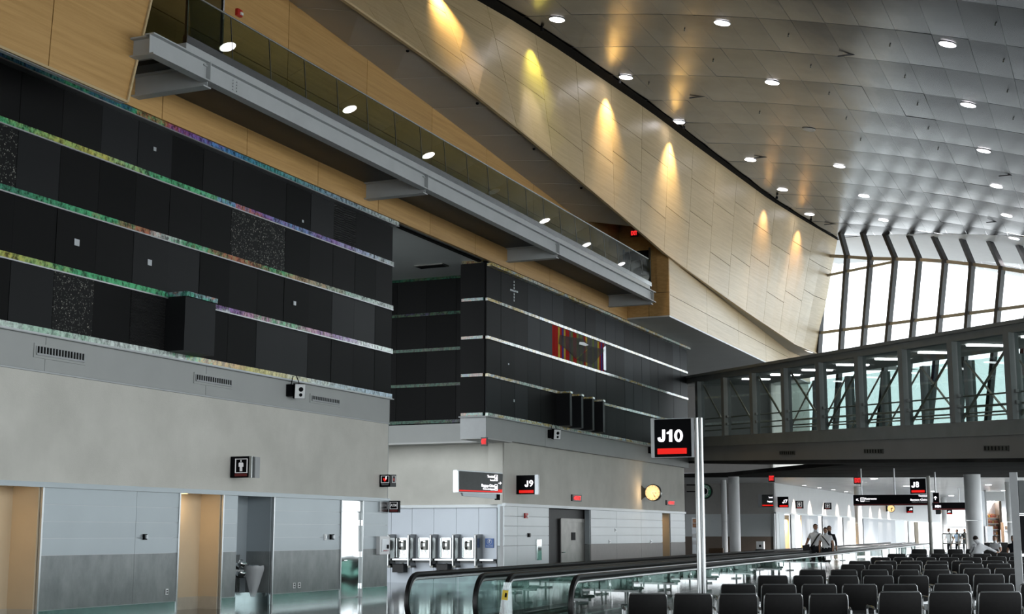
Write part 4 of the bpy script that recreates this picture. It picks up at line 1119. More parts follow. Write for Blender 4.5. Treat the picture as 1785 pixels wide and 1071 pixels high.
# gate sign J9
f, g = blade(900, 932.5, 829, 862, XB, 'black gate sign reading J9 projecting from the second plaster wall', 6, group='gate signs', name='gate_sign')
f.letter_j(915, 921.2, 838.5, 849.3, 'letter_white', g); f.text('9', 922.6, 929.5, 838.5, 849, 'letter_white', g, .012, .02); f.rect('red_bar', 905, 855, 930, 860, 0, .014, 'bar_red', g)
f.rect('end_cap', 932.5, 828, 938, 862.5, -.1, .02, 'sign_case', g)
# direction sign over the telephones, turned along the passage
PT = RY(876, 842, 42.9)
f = Face(PT, math.radians(90 - 9))
g = thing('direction_sign', 'grey illuminated sign to terminal and baggage claim above the telephones', 'sign', tuple(PT))
f.rect('case', 797.5, 822, 876.5, 860.5, -.16, -.02, 'sign_case', g)
def slab4(f, pts, o0, o1, mat, name, parent): return MB().prism([f.px(*q) + f.n * o0 for q in pts], f.n * (o1 - o0)).build(name, mat, parent)
slab4(f, [(799, 821.5), (876, 826.5), (875, 860), (799, 858)], -.02, .01, 'sign_grey', 'panel', g)
slab4(f, [(800, 854.2), (868, 857), (868, 853.8), (875, 854), (875, 859.2), (800, 856.8)], .0, .016, 'bar_red', 'red_bar', g)
slab4(f, [(797, 821), (799, 821), (799, 858.3), (797, 858.3)], -.16, .02, 'edge_aluminium', 'edge', g)
f.text('Terminal', 849, 861, 829, 833, 'letter_white', g, .016, .03); f.text('Terminal', 853.5, 861, 836.3, 838.8, 'letter_white', g, .016, .01)
f.text('Baggage Claim', 839, 861, 844.5, 848.8, 'letter_white', g, .016, .03); f.text('Reclamo de Equipaje', 841.5, 861, 851.2, 854, 'letter_white', g, .016, .01)
for y0 in (828.5, 845):
    f.frame('border', 861.8, y0, 866.8, y0 + 10.5, .5, .014, 'letter_white', g)
f.shape([(864.3, 830), (865, 833), (866.2, 835), (865, 835), (865, 837.5), (863.6, 837.5), (863.6, 835), (862.4, 835), (863.6, 833)], 'letter_white', g)
f.shape([(863, 848), (865.6, 848), (865.8, 853.5), (862.8, 853.5)], 'letter_white', g)
arrow(f, 871, 842.8, 3.0, 0, 'letter_white', g)
slab4(f, [(808, 859), (874, 861), (872, 870.5), (810, 865)], -.12, -.05, 'cladding', 'arm', g)
slab4(f, [(868, 860.5), (873, 860.5), (873, 872), (868, 872)], -.13, -.03, 'black_gap', 'arm_plate', g)
# exit signs
def exit_sign(f, x0, y0, x1, y1, label, arrow_left=False, arrow_right=False):
    g = thing('exit_sign', label, 'sign', tuple(f.px((x0 + x1) / 2, y1)), 'red exit signs')
    f.rect('case', x0, y0, x1, y1, .0, .07, 'sign_grey', g)
    w_ = x1 - x0; h = y1 - y0
    f.rect('lit_panel', x0 + w_ * .08, y0 + h * .12, x1 - w_ * .08, y1 - h * .12, .07, .078, 'dim_red', g)
    a = x0 + w_ * (.28 if arrow_left else .12)
    f.text('EXIT', a, x1 - w_ * .12, y0 + h * .22, y1 - h * .2, 'exit_red', g, .085, .04)
    if arrow_left: f.shape([(x0 + w_ * .08, y0 + h * .5), (x0 + w_ * .26, y0 + h * .2), (x0 + w_ * .26, y1 - h * .2)], 'exit_red', g, .085, 'arrow')
    return g
fb = Face((XB, 50, 0), math.pi / 2)
exit_sign(fb, 995, 863, 1011, 874.5, 'red exit sign above the dark steel door recess', True)
exit_sign(fb, 1160, 872.8, 1174.5, 881.6, 'red exit sign over the narrow warm opening', True)
exit_sign(Face((XA, YB0 - .02, 0), 0), 839.5, 763, 850.5, 778, 'red exit arrow sign under the corner of the second black block', True)
# exit sign at the end of the gallery and the dark doorway under it
PE = RY(1106, 408, YK - .35)
ge = exit_sign(Face(PE, 0), 1099.5, 402, 1113.5, 413.5, 'glowing red exit sign at the far end of the gallery')
d3 = structure('door_3', (XK - 1.3, YK, 11.56), 'dark doorway at the end of the gallery')
a, b_ = RY(1089, 440, YK - .12), RY(1131, 440, YK - .12)
MB().box(a.x, b_.x, YK - .14, YK - .105, 11.56, 13.75).build('door_leaf', 'black_gap', d3)
MB().box(a.x - .08, a.x, YK - .16, YK - .1, 11.56, 13.85).build('door_frame', 'dark_steel', d3)
MB().box(b_.x, b_.x + .08, YK - .16, YK - .1, 11.56, 13.85).build('door_frame', 'dark_steel', d3)
# round clock
def round_sign(name, x, y, r, Xw, x_wall, label, facem, rimm, cat):
    Y = RX(x_wall, y, Xw).y; f = Face((Xw, Y, 0), 0); c = f.px(x, y); R = (f.px(x + r, y) - c).length
    g = thing(name, label, cat, tuple(c - V((0, 0, R))))
    MB().lathe(c + V((0, .12, 0)), [(R, 0), (R * 1.04, .02), (R * 1.04, .22), (R, .24)], 28, (0, -1, 0)).build('rim', rimm, g, True)
    MB().lathe(c + V((0, -.115, 0)), [(R * .93, 0), (R * .93, .015)], 28, (0, -1, 0)).build('face', facem, g)
    return f, g, c, R
f, g, c, R = round_sign('wall_clock', 1139, 859.5, 13.5, XB, 1118, 'round glowing orange clock on a bracket near the end of the plaster wall', 'clock_glow', 'dark_steel', 'clock')
slab4(f, [(1118, 847), (1122, 851), (1129, 853), (1129, 866), (1122, 868), (1118, 872)], -.05, .02, 'sign_grey', 'bracket', g)
for i in range(12):
    t = i * math.pi / 6; q = c + V((math.sin(t) * R * .78, -.135, math.cos(t) * R * .78)); MB().bar(q, q + V((math.sin(t), 0, math.cos(t))) * R * .12, .02, .01, (0, 1, 0)).build('hour_mark', 'chair_brown', g)
MB().bar(c + V((0, -.137, 0)), c + V((R * .48, -.137, -.02)), .05, .012, (0, 1, 0)).build('hour_hand', 'chair_brown', g)
MB().bar(c + V((0, -.137, 0)), c + V((R * .34, -.137, -R * .55)), .035, .012, (0, 1, 0)).build('minute_hand', 'chair_brown', g)
lamp('clock_lamp', 'POINT', c + V((0, -.3, 0)), 4, (1, .7, .4), .1)
# round coffee sign
f, g, c, R = round_sign('coffee_sign', 1229, 857, 12.3, XA, 1198, 'round green and white coffee shop sign on two bars past the black block', 'starry_green', 'black_gap', 'sign')
for y in (846, 857.5): MB().bar(f.px(1197, y), f.px(1218, y), .05, .05).build('bar', 'black_gap', g)
MB().lathe(c + V((0, -.132, 0)), [(R * .55, 0), (R * .55, .006)], 24, (0, -1, 0)).build('centre_disc', 'white_paint', g)
MB().lathe(c + V((0, -.139, 0)), [(R * .46, 0), (R * .46, .005)], 24, (0, -1, 0)).build('inner_disc', 'sign_black', g)
for i, ch in enumerate('STARBUCKS'):
    t = math.radians(-72 + i * 18); q = c + V((math.sin(t) * R * .73, -.136, math.cos(t) * R * .73))
    place(text_mesh(ch, R * .36, 'white_paint', 0, True), 'lettering', Matrix.Translation(q) @ Matrix.Rotation(t, 4, 'Y') @ Matrix.Rotation(math.pi / 2, 4, 'X'), g)
for i, ch in enumerate('COFFEE'):
    t = math.radians(180 + 50 - i * 20); q = c + V((math.sin(t) * R * .73, -.136, math.cos(t) * R * .73))
    place(text_mesh(ch, R * .36, 'white_paint', 0, True), 'lettering', Matrix.Translation(q) @ Matrix.Rotation(t - math.pi, 4, 'Y') @ Matrix.Rotation(math.pi / 2, 4, 'X'), g)

# far blade signs beyond the footbridge
f, g = blade(1355.5, 1374, 866.5, 885, XF, 'small black gate sign reading J7 on the far concourse wall', 0, group='gate signs', name='gate_sign')
f.letter_j(1364, 1367.8, 872, 877.7, 'letter_white', g, .04); f.text('7', 1368.8, 1373, 872, 877.5, 'letter_white', g, .03, .02); f.rect('red_bar', 1359, 881.2, 1373.5, 884, 0, .04, 'bar_red', g)
for (a, b_, c_, d_), lb in (((1386.5, 1400, 873.5, 887), 'far black restroom sign nearest the J7 gate sign'), ((1436, 1449, 877, 888.5), 'far black restroom sign right of the walking group')):
    f, g = blade(a, b_, c_, d_, XF, lb, 0, group='restroom signs')
    f.frame('border', a + 3, c_ + 1.8, b_ - 2.2, d_ - 2.8, .6, .03, 'letter_dim', g); f.man((a + b_) / 2 - 1.8, c_ + 3, (a + b_) / 2 + 2.2, d_ - 4, 'letter_dim', g, .03); f.rect('red_bar', a + 3, d_ - 2, b_ - 2.5, d_ - .6, 0, .03, 'dim_red', g)
f, g = blade(1322, 1348, 863, 884, XF, 'grey direction sign left of the J7 gate sign', 0, name='direction_sign')
f.rect('panel', 1328.5, 864, 1348, 883, 0, .03, 'sign_grey', g); f.rect('edge', 1322, 862.5, 1328.5, 884, -.05, .04, 'sign_case', g)
f.text('Terminal', 1340, 1347, 866.5, 869, 'letter_white', g, .04); f.text('Baggage', 1338, 1347, 873.5, 876, 'letter_white', g, .04); f.rect('red_bar', 1329, 880.5, 1348, 882.5, .03, .04, 'bar_red', g)
f, g = blade(1580, 1591.5, 883.5, 894.5, XF, 'tiny black gate sign reading J5 under the hanging sign', 0, group='gate signs', name='gate_sign')
f.letter_j(1585, 1587.3, 886.7, 890.1, 'letter_white', g, .06); f.text('5', 1588, 1590.5, 886.7, 890, 'letter_white', g, .06, .02); f.rect('red_bar', 1582, 892, 1590.5, 893.5, 0, .06, 'bar_red', g)
f, g = blade(1649.5, 1660, 889.5, 897.5, XF + 3, 'tiny black gate sign reading J3 beside the farthest clock', 0, group='gate signs', name='gate_sign'); q = f.px(1655, 890); MB().tube([q + V((0, .06, 0)), V((q.x, q.y + .06, ZC))], .04, 6).build('rod', 'sign_grey', g)
f.letter_j(1652, 1654.1, 891.2, 894.1, 'letter_white', g, .06); f.text('3', 1654.7, 1657, 891.2, 894, 'letter_white', g, .06, .02); f.rect('red_bar', 1651, 895.6, 1659, 896.8, 0, .06, 'bar_red', g)
for x, y, r, lb in ((1553.5, 887, 6.6, 'small round glowing clock under the hanging restroom sign'), (1645, 892.5, 4.6, 'farthest round glowing clock, left of the tiny J3 sign')):
    f, g, c, R = round_sign('wall_clock', x, y, r, XF + (0 if x < 1600 else 3), x - 9, lb, 'clock_glow', 'dark_steel', 'clock')
    MB().bar(c + V((0, -.14, 0)), c + V((R * .5, -.14, .02)), .08, .02, (0, 1, 0)).build('hour_hand', 'chair_brown', g); MB().bar(c + V((0, -.14, 0)), c + V((.05, -.14, -R * .7)), .06, .02, (0, 1, 0)).build('minute_hand', 'chair_brown', g)
    MB().bar(c + V((-R, 0, 0)), c + V((-R - .5, 0, 0)), .12, .5).build('bracket', 'sign_grey', g)
    if x > 1600: MB().tube([c + V((0, 0, R)), V((c.x, c.y, ZC))], .04, 6).build('rod', 'sign_grey', g)
# hanging signs
def hanging(x0, x1, y0, y1, D, label, rods, name='hanging_sign'):
    P = RD((x0 + x1) / 2, (y0 + y1) / 2, D); f = Face(P, YAW * .35)
    g = thing(name, label, 'sign', tuple(f.px((x0 + x1) / 2, y1)), 'hanging direction signs')
    f.rect('board', x0, y0, x1, y1, -.2, 0, 'sign_black', g); f.rect('red_bar', x0 + 1, y1 - 2.4, x1 - 1, y1 - .6, 0, .03, 'dim_red', g)
    for x in rods:
        q = f.px(x, y0) - f.n * .1; MB().tube([q, V((q.x, q.y, ZC))], .035, 6).build('rod', 'edge_aluminium', g)
    return f, g
f, g = hanging(1487.5, 1621, 863, 881.5, 66, 'long black hanging sign to restrooms and baggage claim', (1502, 1560))
f.text('Restrooms', 1508, 1528, 868.5, 871.5, 'letter_white', g, .03, .02); f.text('Banos', 1508, 1516, 873, 875, 'letter_dim', g, .03)
f.frame('border', 1500, 868, 1506.5, 875, .6, .03, 'letter_white', g); f.shape([(1501.5, 869.5), (1505, 869.5), (1505, 873.6), (1501.5, 873.6)], 'letter_dim', g, .04)
arrow(f, 1494.5, 872, 2.8, math.radians(-135), 'letter_white', g)
f.text('Terminal', 1601, 1616, 861.8 + 2, 866.5, 'letter_white', g, .03, .02); f.text('Terminal', 1606, 1616, 867.5, 869, 'letter_dim', g, .03)
f.text('Baggage Claim', 1587, 1616, 870.5, 873.5, 'letter_white', g, .03, .02); f.text('Reclamo de Equipaje', 1590, 1616, 874.7, 876.3, 'letter_dim', g, .03)
f, g = hanging(1625.5, 1686, 876.5, 889.5, 95, 'farther black hanging sign in front of the bright column', (1672,))
f.text('MEN', 1630, 1640, 881.5, 885.5, 'letter_white', g, .03, .02)
f, g = hanging(1626.5, 1637, 859.5, 878, 70, 'small black hanging sign with a white up arrow', (1631,))
arrow(f, 1630.5, 868.5, 3.4, -math.pi / 2, 'letter_white', g)
for x0, y0, x1, y1, D, lb in ((1339.5, 828, 1350.5, 841, 72, 'red exit sign hanging left of the far plaster wall'), (1488, 832, 1503, 844.5, 70, 'red exit sign hanging above the long black sign'), (1551, 838, 1559, 845, 92, 'small red exit sign left of the J8 gate sign'), (1657, 860, 1663, 864, 120, 'tiny red exit sign above the farther hanging sign')):
    P = RD((x0 + x1) / 2, y1, D); ff = Face(P, YAW * .4); g = exit_sign(ff, x0, y0, x1, y1, lb); q = ff.px((x0 + x1) / 2, y0 + .5) + ff.n * .04; MB().tube([q, V((q.x, q.y, ZC + .05))], .03, 6).build('rod', 'sign_grey', g)

# ================================================================== FITTINGS ON THE WALLS
def fitting(name, x0, y0, x1, y1, X, mat, label, cat, out=.05, parts=()):
    f = Face((X, 30, 0), math.pi / 2); g = thing(name, label, cat, tuple(f.px((x0 + x1) / 2, y1)))
    f.rect('plate', x0, y0, x1, y1, 0, out * .5, mat, g)
    for (a, b_, c, d, o, mt, nm) in parts: f.rect(nm, a, b_, c, d, out * .5, out * .5 + o, mt, g)
    return f, g
fitting('wall_strobe', 248.5, 931.5, 253.5, 941.5, XA, 'sign_black', 'small dark alarm strobe on the cladding left of the second opening', 'alarm', .1, [(249.5, 933, 252.5, 939.5, .04, 'sign_case', 'lens')])
fitting('power_outlet', 288, 1027, 292.5, 1037.5, XA, 'white_plastic', 'white power outlet low on the first cladding panel', 'outlet', .03, [(289.2, 1029, 291.4, 1031.5, .01, 'sign_grey', 'socket'), (289.2, 1033, 291.4, 1035.5, .01, 'sign_grey', 'socket')])
fitting('power_outlet', 510, 1016.5, 514.5, 1026, XA, 'white_plastic', 'left of two white power outlets low between niche and steel door', 'outlet', .03, [(511.2, 1018, 513.2, 1020.5, .01, 'sign_grey', 'socket'), (511.2, 1022, 513.2, 1024.5, .01, 'sign_grey', 'socket')])
fitting('power_outlet', 518.5, 1016, 523.5, 1025.5, XA, 'white_plastic', 'right of two white power outlets low between niche and steel door', 'outlet', .03, [(519.8, 1017.5, 522, 1020, .01, 'sign_grey', 'socket'), (519.8, 1021.5, 522, 1024, .01, 'sign_grey', 'socket')])
fitting('light_switch', 564.5, 932, 569, 942, XA, 'white_plastic', 'white wall switch left of the steel door', 'switch', .03, [(565.8, 934.5, 567.8, 939.5, .015, 'edge_aluminium', 'rocker')])
fitting('wall_strobe', 574.5, 932, 580, 941, XA, 'sign_black', 'dark round alarm strobe beside the steel door', 'alarm', .1, [(575.5, 933.5, 578.5, 939.5, .05, 'sign_case', 'lens')])
f, g = fitting('defibrillator_cabinet', 656, 935.5, 673.5, 967, XA, 'white_plastic', 'white defibrillator cabinet with glass front at the wall end', 'cabinet', .22, [(659.5, 940, 671.5, 963, .01, 'sign_case', 'window')])
f.rect('handle', 668.5, 950, 670, 957, .12, .15, 'sign_black', g); f.text('AED', 661, 670, 959.5, 962, 'red_paint', g, .13)
f, g = fitting('alarm_horn', 913.5, 895, 918.5, 904, XB, 'red_paint', 'small red fire alarm on the pale cladding under the J9 sign', 'alarm', .1, [(915.5, 899, 917.5, 902.5, .04, 'white_plastic', 'lens')])
fitting('thermostat', 919.5, 930, 923, 937, XB, 'sign_black', 'small dark round device below the red fire alarm', 'device', .08, [(920.5, 931.5, 922.3, 935, .03, 'sign_grey', 'dial')])
fitting('steel_plate', 934, 941, 942.5, 977, XB, 'polished_steel', 'tall polished steel plate left of the dark door recess', 'plate', .08, [(935, 943, 936, 975, .02, 'chrome', 'edge')])
for x0, lb in ((1071.5, 'tiny white switch high on the cladding right of the door recess'), (1061, 'tiny white outlet at mid height right of the door recess'), (1133, 'tiny white outlet near the narrow warm opening')):
    y0 = 922 if x0 > 1065 and x0 < 1100 else 942
    fitting('wall_plate', x0, y0, x0 + 3, y0 + 5.5, XB, 'white_plastic', lb, 'switch', .04, [(x0 + .8, y0 + 1.5, x0 + 2.2, y0 + 4, .015, 'sign_case', 'rocker')])
fr_ = Face((XR, 30, 0), math.pi / 2)
g = thing('alarm_horn', 'red fire alarm high on the timber wall behind the gallery', 'alarm', tuple(fr_.px(413, 30)))
fr_.rect('plate', 410, 17, 418, 29, 0, .08, 'red_paint', g); fr_.rect('lens', 413.5, 23, 417.5, 27.5, .08, .12, 'white_plastic', g)
# supply vents in the grey band
for x0, y0, x1, y1, dy, lb in ((62, 603, 145, 619, 12, 'largest slotted vent in the grey band at far left'), (340, 653, 402, 665, 6.5, 'middle slotted vent in the grey band of the long wall'), (542, 690, 590, 699, 4.5, 'smallest slotted vent in the grey band near the corner')):
    f = Face((XA, 30, 0), math.pi / 2); a = f.px(x0, (y0 + y1) / 2); b_ = f.px(x1, (y0 + y1) / 2 + dy)
    za, zb_ = f.px(x0, y1).z, f.px(x0, y0).z
    g = thing('supply_vent', lb, 'vent', (XA, a.y, za), 'supply vents in the grey band')
    MB().box(XA - .01, XA + .02, a.y - .06, b_.y + .06, za - .05, zb_ + .05).build('frame', 'painted_band', g)
    piece('opening', XA + .0, XA + .024, a.y, b_.y, za, zb_, 'black_gap', g)
    n = 16
    for k in range(n + 1): piece('slat', XA + .0, XA + .04, a.y + (b_.y - a.y) * k / n - .012, a.y + (b_.y - a.y) * k / n + .012, za + .04, zb_, 'grey_paint', g)
    piece('sill', XA, XA + .05, a.y, b_.y, za, za + .04, 'grey_paint', g)
# loudspeakers on brackets
def speaker(x, y, X, sc_, label):
    P = RX(x, y, X); g = thing('loudspeaker', label, 'speaker', tuple(P), 'wall loudspeakers')
    X0 = P.x
    MB().box(X0, X0 + .14 * sc_, P.y - .12 * sc_, P.y + .02 * sc_, P.z - .13 * sc_, P.z + .17 * sc_).build('bracket', 'sign_black', g)
    M_ = Matrix.Translation(P + V((.30 * sc_, .06, 0))) @ Matrix.Rotation(math.radians(44), 4, 'Z') @ Matrix.Rotation(math.radians(10), 4, 'X')
    place(MB().box(-.14 * sc_, .14 * sc_, -.0, .2 * sc_, -.19 * sc_, .19 * sc_).mesh('case', 'sign_black'), 'case', M_, g)
    place(MB().box(-.13 * sc_, .13 * sc_, -.02, .0, -.18 * sc_, .18 * sc_).mesh('front', 'white_plastic'), 'front', M_, g)
    place(MB().lathe((0.02, -.02, .05 * sc_), [(.06 * sc_, 0), (.05 * sc_, .01), (.02 * sc_, .015)], 14, (0, -1, 0)).lathe((.02, -.02, -.09 * sc_), [(.045 * sc_, 0), (.035 * sc_, .01)], 12, (0, -1, 0)).mesh('cone', 'sign_black'), 'cone', M_, g)
    MB().tube([P + V((.1, -.05, .15 * sc_)), P + V((.14, -.03, .38 * sc_)), P + V((.2, .04, .40 * sc_)), P + V((.28, .08, .15 * sc_))], .012, 6).build('cable', 'sign_black', g)
speaker(503, 683, XA, 1.0, 'white fronted loudspeaker on the grey band of the long wall')
speaker(957, 758, XA, 1.0, 'white fronted loudspeaker under the projecting black fins')
speaker(1131, 786, XA, .9, 'dark loudspeaker partly behind the J10 sign')

# projecting boxes on the black walls
y0, y1 = 25.02, 26.15
q = MB().box(XA, XA + .52, y0, y1, ZS[0] + .05, ZS[1] - .06).build('wall_projection', 'charcoal_panel'); tag(q, 'dark box projecting from the long black wall', None, None, 'structure')
MB().box(XA + .03, XA + .56, y0 - .02, y1 + .02, ZS[1] - .055, ZS[1] + .05).build('glass_cap', 'dichroic_mixed', q)
for i in range(4):
    y0 = 48.6 + i * 1.22
    q = MB().prism([(XA, y0, ZS[0] + .05), (XA + .55, y0, ZS[0] + .05), (XA + .5, y0 + .35, ZS[0] + .05), (XA, y0 + 1.15, ZS[0] + .05)], (0, 0, ZS[1] - ZS[0] - .1)).build('projecting_fin', 'charcoal_panel', wb)
    q['label'] = 'black projecting fin'
    MB().prism([(XA, y0 - .01, ZS[1] - .05), (XA + .58, y0 - .01, ZS[1] - .05), (XA + .53, y0 + .36, ZS[1] - .05), (XA, y0 + 1.17, ZS[1] - .05)], (0, 0, .07)).build('glass_cap', 'dichroic_clear', q)
# painted glass picture
y0, y1 = colsB[5], colsB[10]
ag = thing('glass_artwork', 'red and yellow painted glass picture set in the second black wall', 'artwork', (XA, y0, ZS[2]))
n = 30
for nm_, c_ in (('art_red', (.36, .016, .012)), ('art_yellow', (.50, .36, .05)), ('art_violet', (.07, .04, .20)), ('art_olive', (.15, .19, .05)), ('art_grey', (.11, .105, .10)), ('art_lilac', (.17, .13, .20))): plain(nm_, c_, .75, 0, .02, .15, 4)
ART = 'RRRYRVYRRGORROGOGRYGGGOGGYRVRL'; AM = dict(R='art_red', Y='art_yellow', V='art_violet', O='art_olive', G='art_grey', L='art_lilac')
for k in range(n):
    a, b_ = y0 + (y1 - y0) * k / n, y0 + (y1 - y0) * (k + 1) / n
    piece('glass_pane', XA - .02, XA - .005 + .006 * (k % 2), a + .004, b_ - .004, ZS[2] + .06, ZS[3] - .06, AM[ART[k]], ag)
za, zb_ = ZS[2] + .08, ZS[3] - .08; L = y1 - y0
def sh(pts, mat='shard_glass', o=.02): MB().prism([(XA + o, y0 + L * a, za + (zb_ - za) * b_) for a, b_ in pts], (.012, 0, 0)).build('shard', mat, ag)
sh([(.12, .75), (.55, .9), (.68, .72), (.40, .12), (.28, .3), (.1, .45)]); sh([(.42, .1), (.70, .74), (.98, .8), (.72, .12)]); sh([(.46, .66), (.58, .68), (.64, .75), (.55, .79), (.47, .75)], 'white_paint', .035)
sh([(.94, .05), (.99, .05), (.99, .95), (.94, .85)], 'sign_case')
# little glass blocks set in the black panels
for i, (x, y, s_) in enumerate([(133, 423, 8), (260, 458, 7.5), (513, 529, 6), (269, 260, 5), (527, 386, 4)]):
    P = RX(x, y, XA); h = s_ * .0085
    o = piece('glass_block', XA, XA + .02, P.y - h * 1.1, P.y + h * 1.1, P.z - h, P.z + h, 'sign_case', wl)
for x, y, s_ in [(895.5, 699, 5), (886, 635, 3)]:
    P = RX(x, y, XA); h = s_ * .0085; piece('glass_block', XA, XA + .02, P.y - h * 1.1, P.y + h * 1.1, P.z - h, P.z + h, 'sign_case', wb)
for k in range(-3, 4):
    for hz in (0, 1):
        if k == 0 and hz: continue
        x, y = (895.5 + k * 2.0, 507.5 + k * .6) if hz else (895.5, 508 + k * 5.4)
        P = RX(x, y, XA); piece('glass_block', XA, XA + .02, P.y - .03 , P.y + .03, P.z - (.035 if not hz else .03), P.z + (.035 if not hz else .03), 'sign_case', wb)

# ================================================================== TELEPHONES
fp = Face((-22, YP - .03, 0), 0)
for i, x0 in enumerate((677, 712, 750.5, 789.5, 828)):
    g = thing('phone_divider', ['curved grey phone divider at the left, next to the wall end', 'second grey phone divider from the left', 'third grey phone divider from the left', 'fourth grey phone divider from the left', 'grey phone divider left of the blue sign'][i], 'divider', tuple(fp.px(x0 + 8, 988)), 'telephone dividers')
    a, b_ = fp.px(x0 + 2, 960).x, fp.px(x0 + 13, 960).x; zt_, zb_ = fp.px(x0, 933.5).z, fp.px(x0, 986).z
    MB().prism([(b_ - .09, YP - .03, zb_), (b_, YP - .03, zb_), (b_ - .02, YP - .42, zb_), (b_ - .05, YP - .5, zb_), (b_ - .09, YP - .5, zb_)], (0, 0, zt_ - zb_)).build('screen', 'stainless', g)
    MB().box(b_ - .10, b_ + .01, YP - .5, YP - .03, zt_, zt_ + .03).build('cap', 'grey_paint', g)
    MB().box(b_ - .10, b_ + .01, YP - .45, YP - .03, zb_ - .07, zb_).build('foot', 'dark_steel', g)
for i, x0 in enumerate((691, 729.5, 767.5, 806.5)):
    x0 += .0
    x1 = x0 + 19.5
    g = thing('pay_telephone', ['leftmost black pay telephone on its steel plate', 'second pay telephone from the left', 'third pay telephone from the left', 'rightmost pay telephone, nearest the blue sign'][i], 'telephone', tuple(fp.px(x0 + 10, 973)), 'pay telephones')
    fp.rect('back_plate', x0, 938, x1, 973, 0, .03, 'polished_steel', g); fp.frame('plate_edge', x0, 938, x1, 973, .9, .045, 'chrome', g)
    fp.rect('body', x0 + 7, 942, x0 + 15.5, 959.5, .03, .13, 'dark_steel', g); fp.rect('display', x0 + 8, 943, x0 + 14.5, 945.5, .13, .135, 'chrome', g)
    fp.rect('keypad', x0 + 10.5, 947.5, x0 + 14.5, 953, .13, .14, 'edge_aluminium', g)
    a, b_ = fp.px(x0 + 9, 944.5), fp.px(x0 + 9, 957); MB().tube([a + V((.0, -.17, 0)), a + V((-.01, -.2, -.05)), b_ + V((-.01, -.2, .05)), b_ + V((0, -.17, 0))], [.035, .022, .022, .035], 8).build('handset', 'rubber', g, True)
    c = fp.px(x0 + 8, 970); MB().tube([b_ + V((0, -.17, 0)), b_ + V((.03, -.16, -.16)), c + V((.08, -.14, .0)), c + V((.12, -.1, .15)), fp.px(x0 + 12, 959) + V((0, -.1, 0))], .009, 6).build('cord', 'chrome', g)
a, b_ = fp.px(677, 974).x, fp.px(866, 974).x; zz = fp.px(770, 974.5).z
g = thing('phone_shelf', 'long steel shelf under the pay telephones', 'shelf', ((a + b_) / 2, YP, zz - .07))
ends = [fp.px(x, 960).x for x in (690, 725, 763.5, 802.5, 841)]
for a_, c_ in zip(ends, [e_ - .12 for e_ in ends[1:]] + [b_]):
    MB().box(a_ + .02, c_, YP - .34, YP - .04, zz - .06, zz).build('board', 'edge_aluminium', g); MB().box(a_ + .02, c_, YP - .1, YP - .04, zz - .14, zz - .06).build('rail', 'grey_paint', g)
for x0, lb in ((691.5, 'black box stool below the leftmost telephone'), (768, 'black box stool below the third telephone')):
    P = fp.px(x0 + 11, 990); g = thing('phone_book_holder', lb.replace('stool', 'holder'), 'holder', tuple(P), 'black boxes below the telephones')
    q = fp.px(x0, 990).x, fp.px(x0 + 19, 990).x; z0, z1 = fp.px(x0, 998).z, fp.px(x0, 984).z
    MB().box(q[0], q[1], YP - .36, YP - .04, z0, z1).build('box', 'rubber', g); MB().box(q[0] - .02, q[1] + .02, YP - .38, YP - .04, z1, z1 + .02).build('lid', 'sign_black', g)
    MB().box(q[0] + .2, q[0] + .26, YP - .1, YP - .03, z1 + .02, zz - .14).build('hanger', 'grey_paint', g)
g = thing('information_sign', 'small blue question mark sign right of the telephones', 'sign', tuple(fp.px(853, 955.5)))
fp.rect('panel', 846.3, 939.3, 861, 955.5, 0, .03, 'blue_sign', g)
fp.text('?', 852, 855.6, 942, 947, 'white_paint', g, .035, .02); fp.text('Airport Info', 848, 859.5, 951.5, 953, 'white_paint', g, .035)
c = fp.px(853.7, 944.8); MB().tube([c + V((math.cos(t) * .085, -.035, math.sin(t) * .085)) for t in [i * math.pi / 9 for i in range(19)]], .006, 5, False).build('ring', 'white_paint', g)

# ================================================================== DRINKING FOUNTAINS
xb = RY(432, 955, E1[4]).x
fb_ = Face((xb, 27, 0), math.pi / 2)
g = thing('drinking_fountain', 'chrome drinking fountain in the steel niche', 'fountain', tuple(fb_.px(421, 1040)), 'drinking fountains')
yc = RX(421.5, 975, xb + .2).y; y0, y1 = yc - .2, yc + .16
MB().box(xb, xb + .03, y0, y1, .3, 1.2).build('back_plate', 'stainless', g)
for z, nm in ((1.0, 'basin'), (.78, 'lower_basin')):
    MB().lathe((xb + .2, (y0 + y1) / 2, z - .14), [(.06, 0), (.14, .05), (.17, .11), (.17, .15), (.14, .15), (.04, .1)], 20).build(nm, 'chrome', g, True)
for k in range(5): piece('grille_bar', xb + .03, xb + .08, y0 + .02 + k * .07, y0 + .05 + k * .07, .3, .62, 'stainless', g)
MB().tube([(xb + .12, y0 + .2, 1.0), (xb + .16, y0 + .2, 1.08), (xb + .22, y0 + .22, 1.07)], .014, 8).build('spout', 'chrome', g, True)
g = thing('bagged_fountain', 'drinking fountain covered with a clear plastic bag', 'fountain', (xb + .35, RX(442, 1000, xb + .4).y, .55), 'drinking fountains')
c = V((xb + .4, RX(442, 1000, xb + .4).y, 0))
MB().lathe(c + V((0, 0, .72)), [(.06, 0), (.17, .08), (.22, .15), (.235, .22), (.19, .24), (.05, .20)], 20).build('basin', 'chrome', g, True)
MB().box(xb, c.x - .1, c.y - .08, c.y + .08, .7, .84).build('arm', 'stainless', g)
mb = MB(); n = 22; prof = [(.05, .22), (.09, .34), (.14, .5), (.19, .68), (.235, .82), (.25, .90), (.24, .96)]; r_ = random.Random(5)
fac = [1 + r_.uniform(-.14, .14) for _ in range(n)]; vs = []
for r, z in prof:
    for k in range(n):
        t = 2 * math.pi * k / n; rr = r * (1 + (fac[k] - 1) * (1.2 - z)) ; vs.append(c + V((rr * math.cos(t), rr * math.sin(t), z - .02 + (.03 if z < .5 else .008) * math.sin(k * 1.7))))
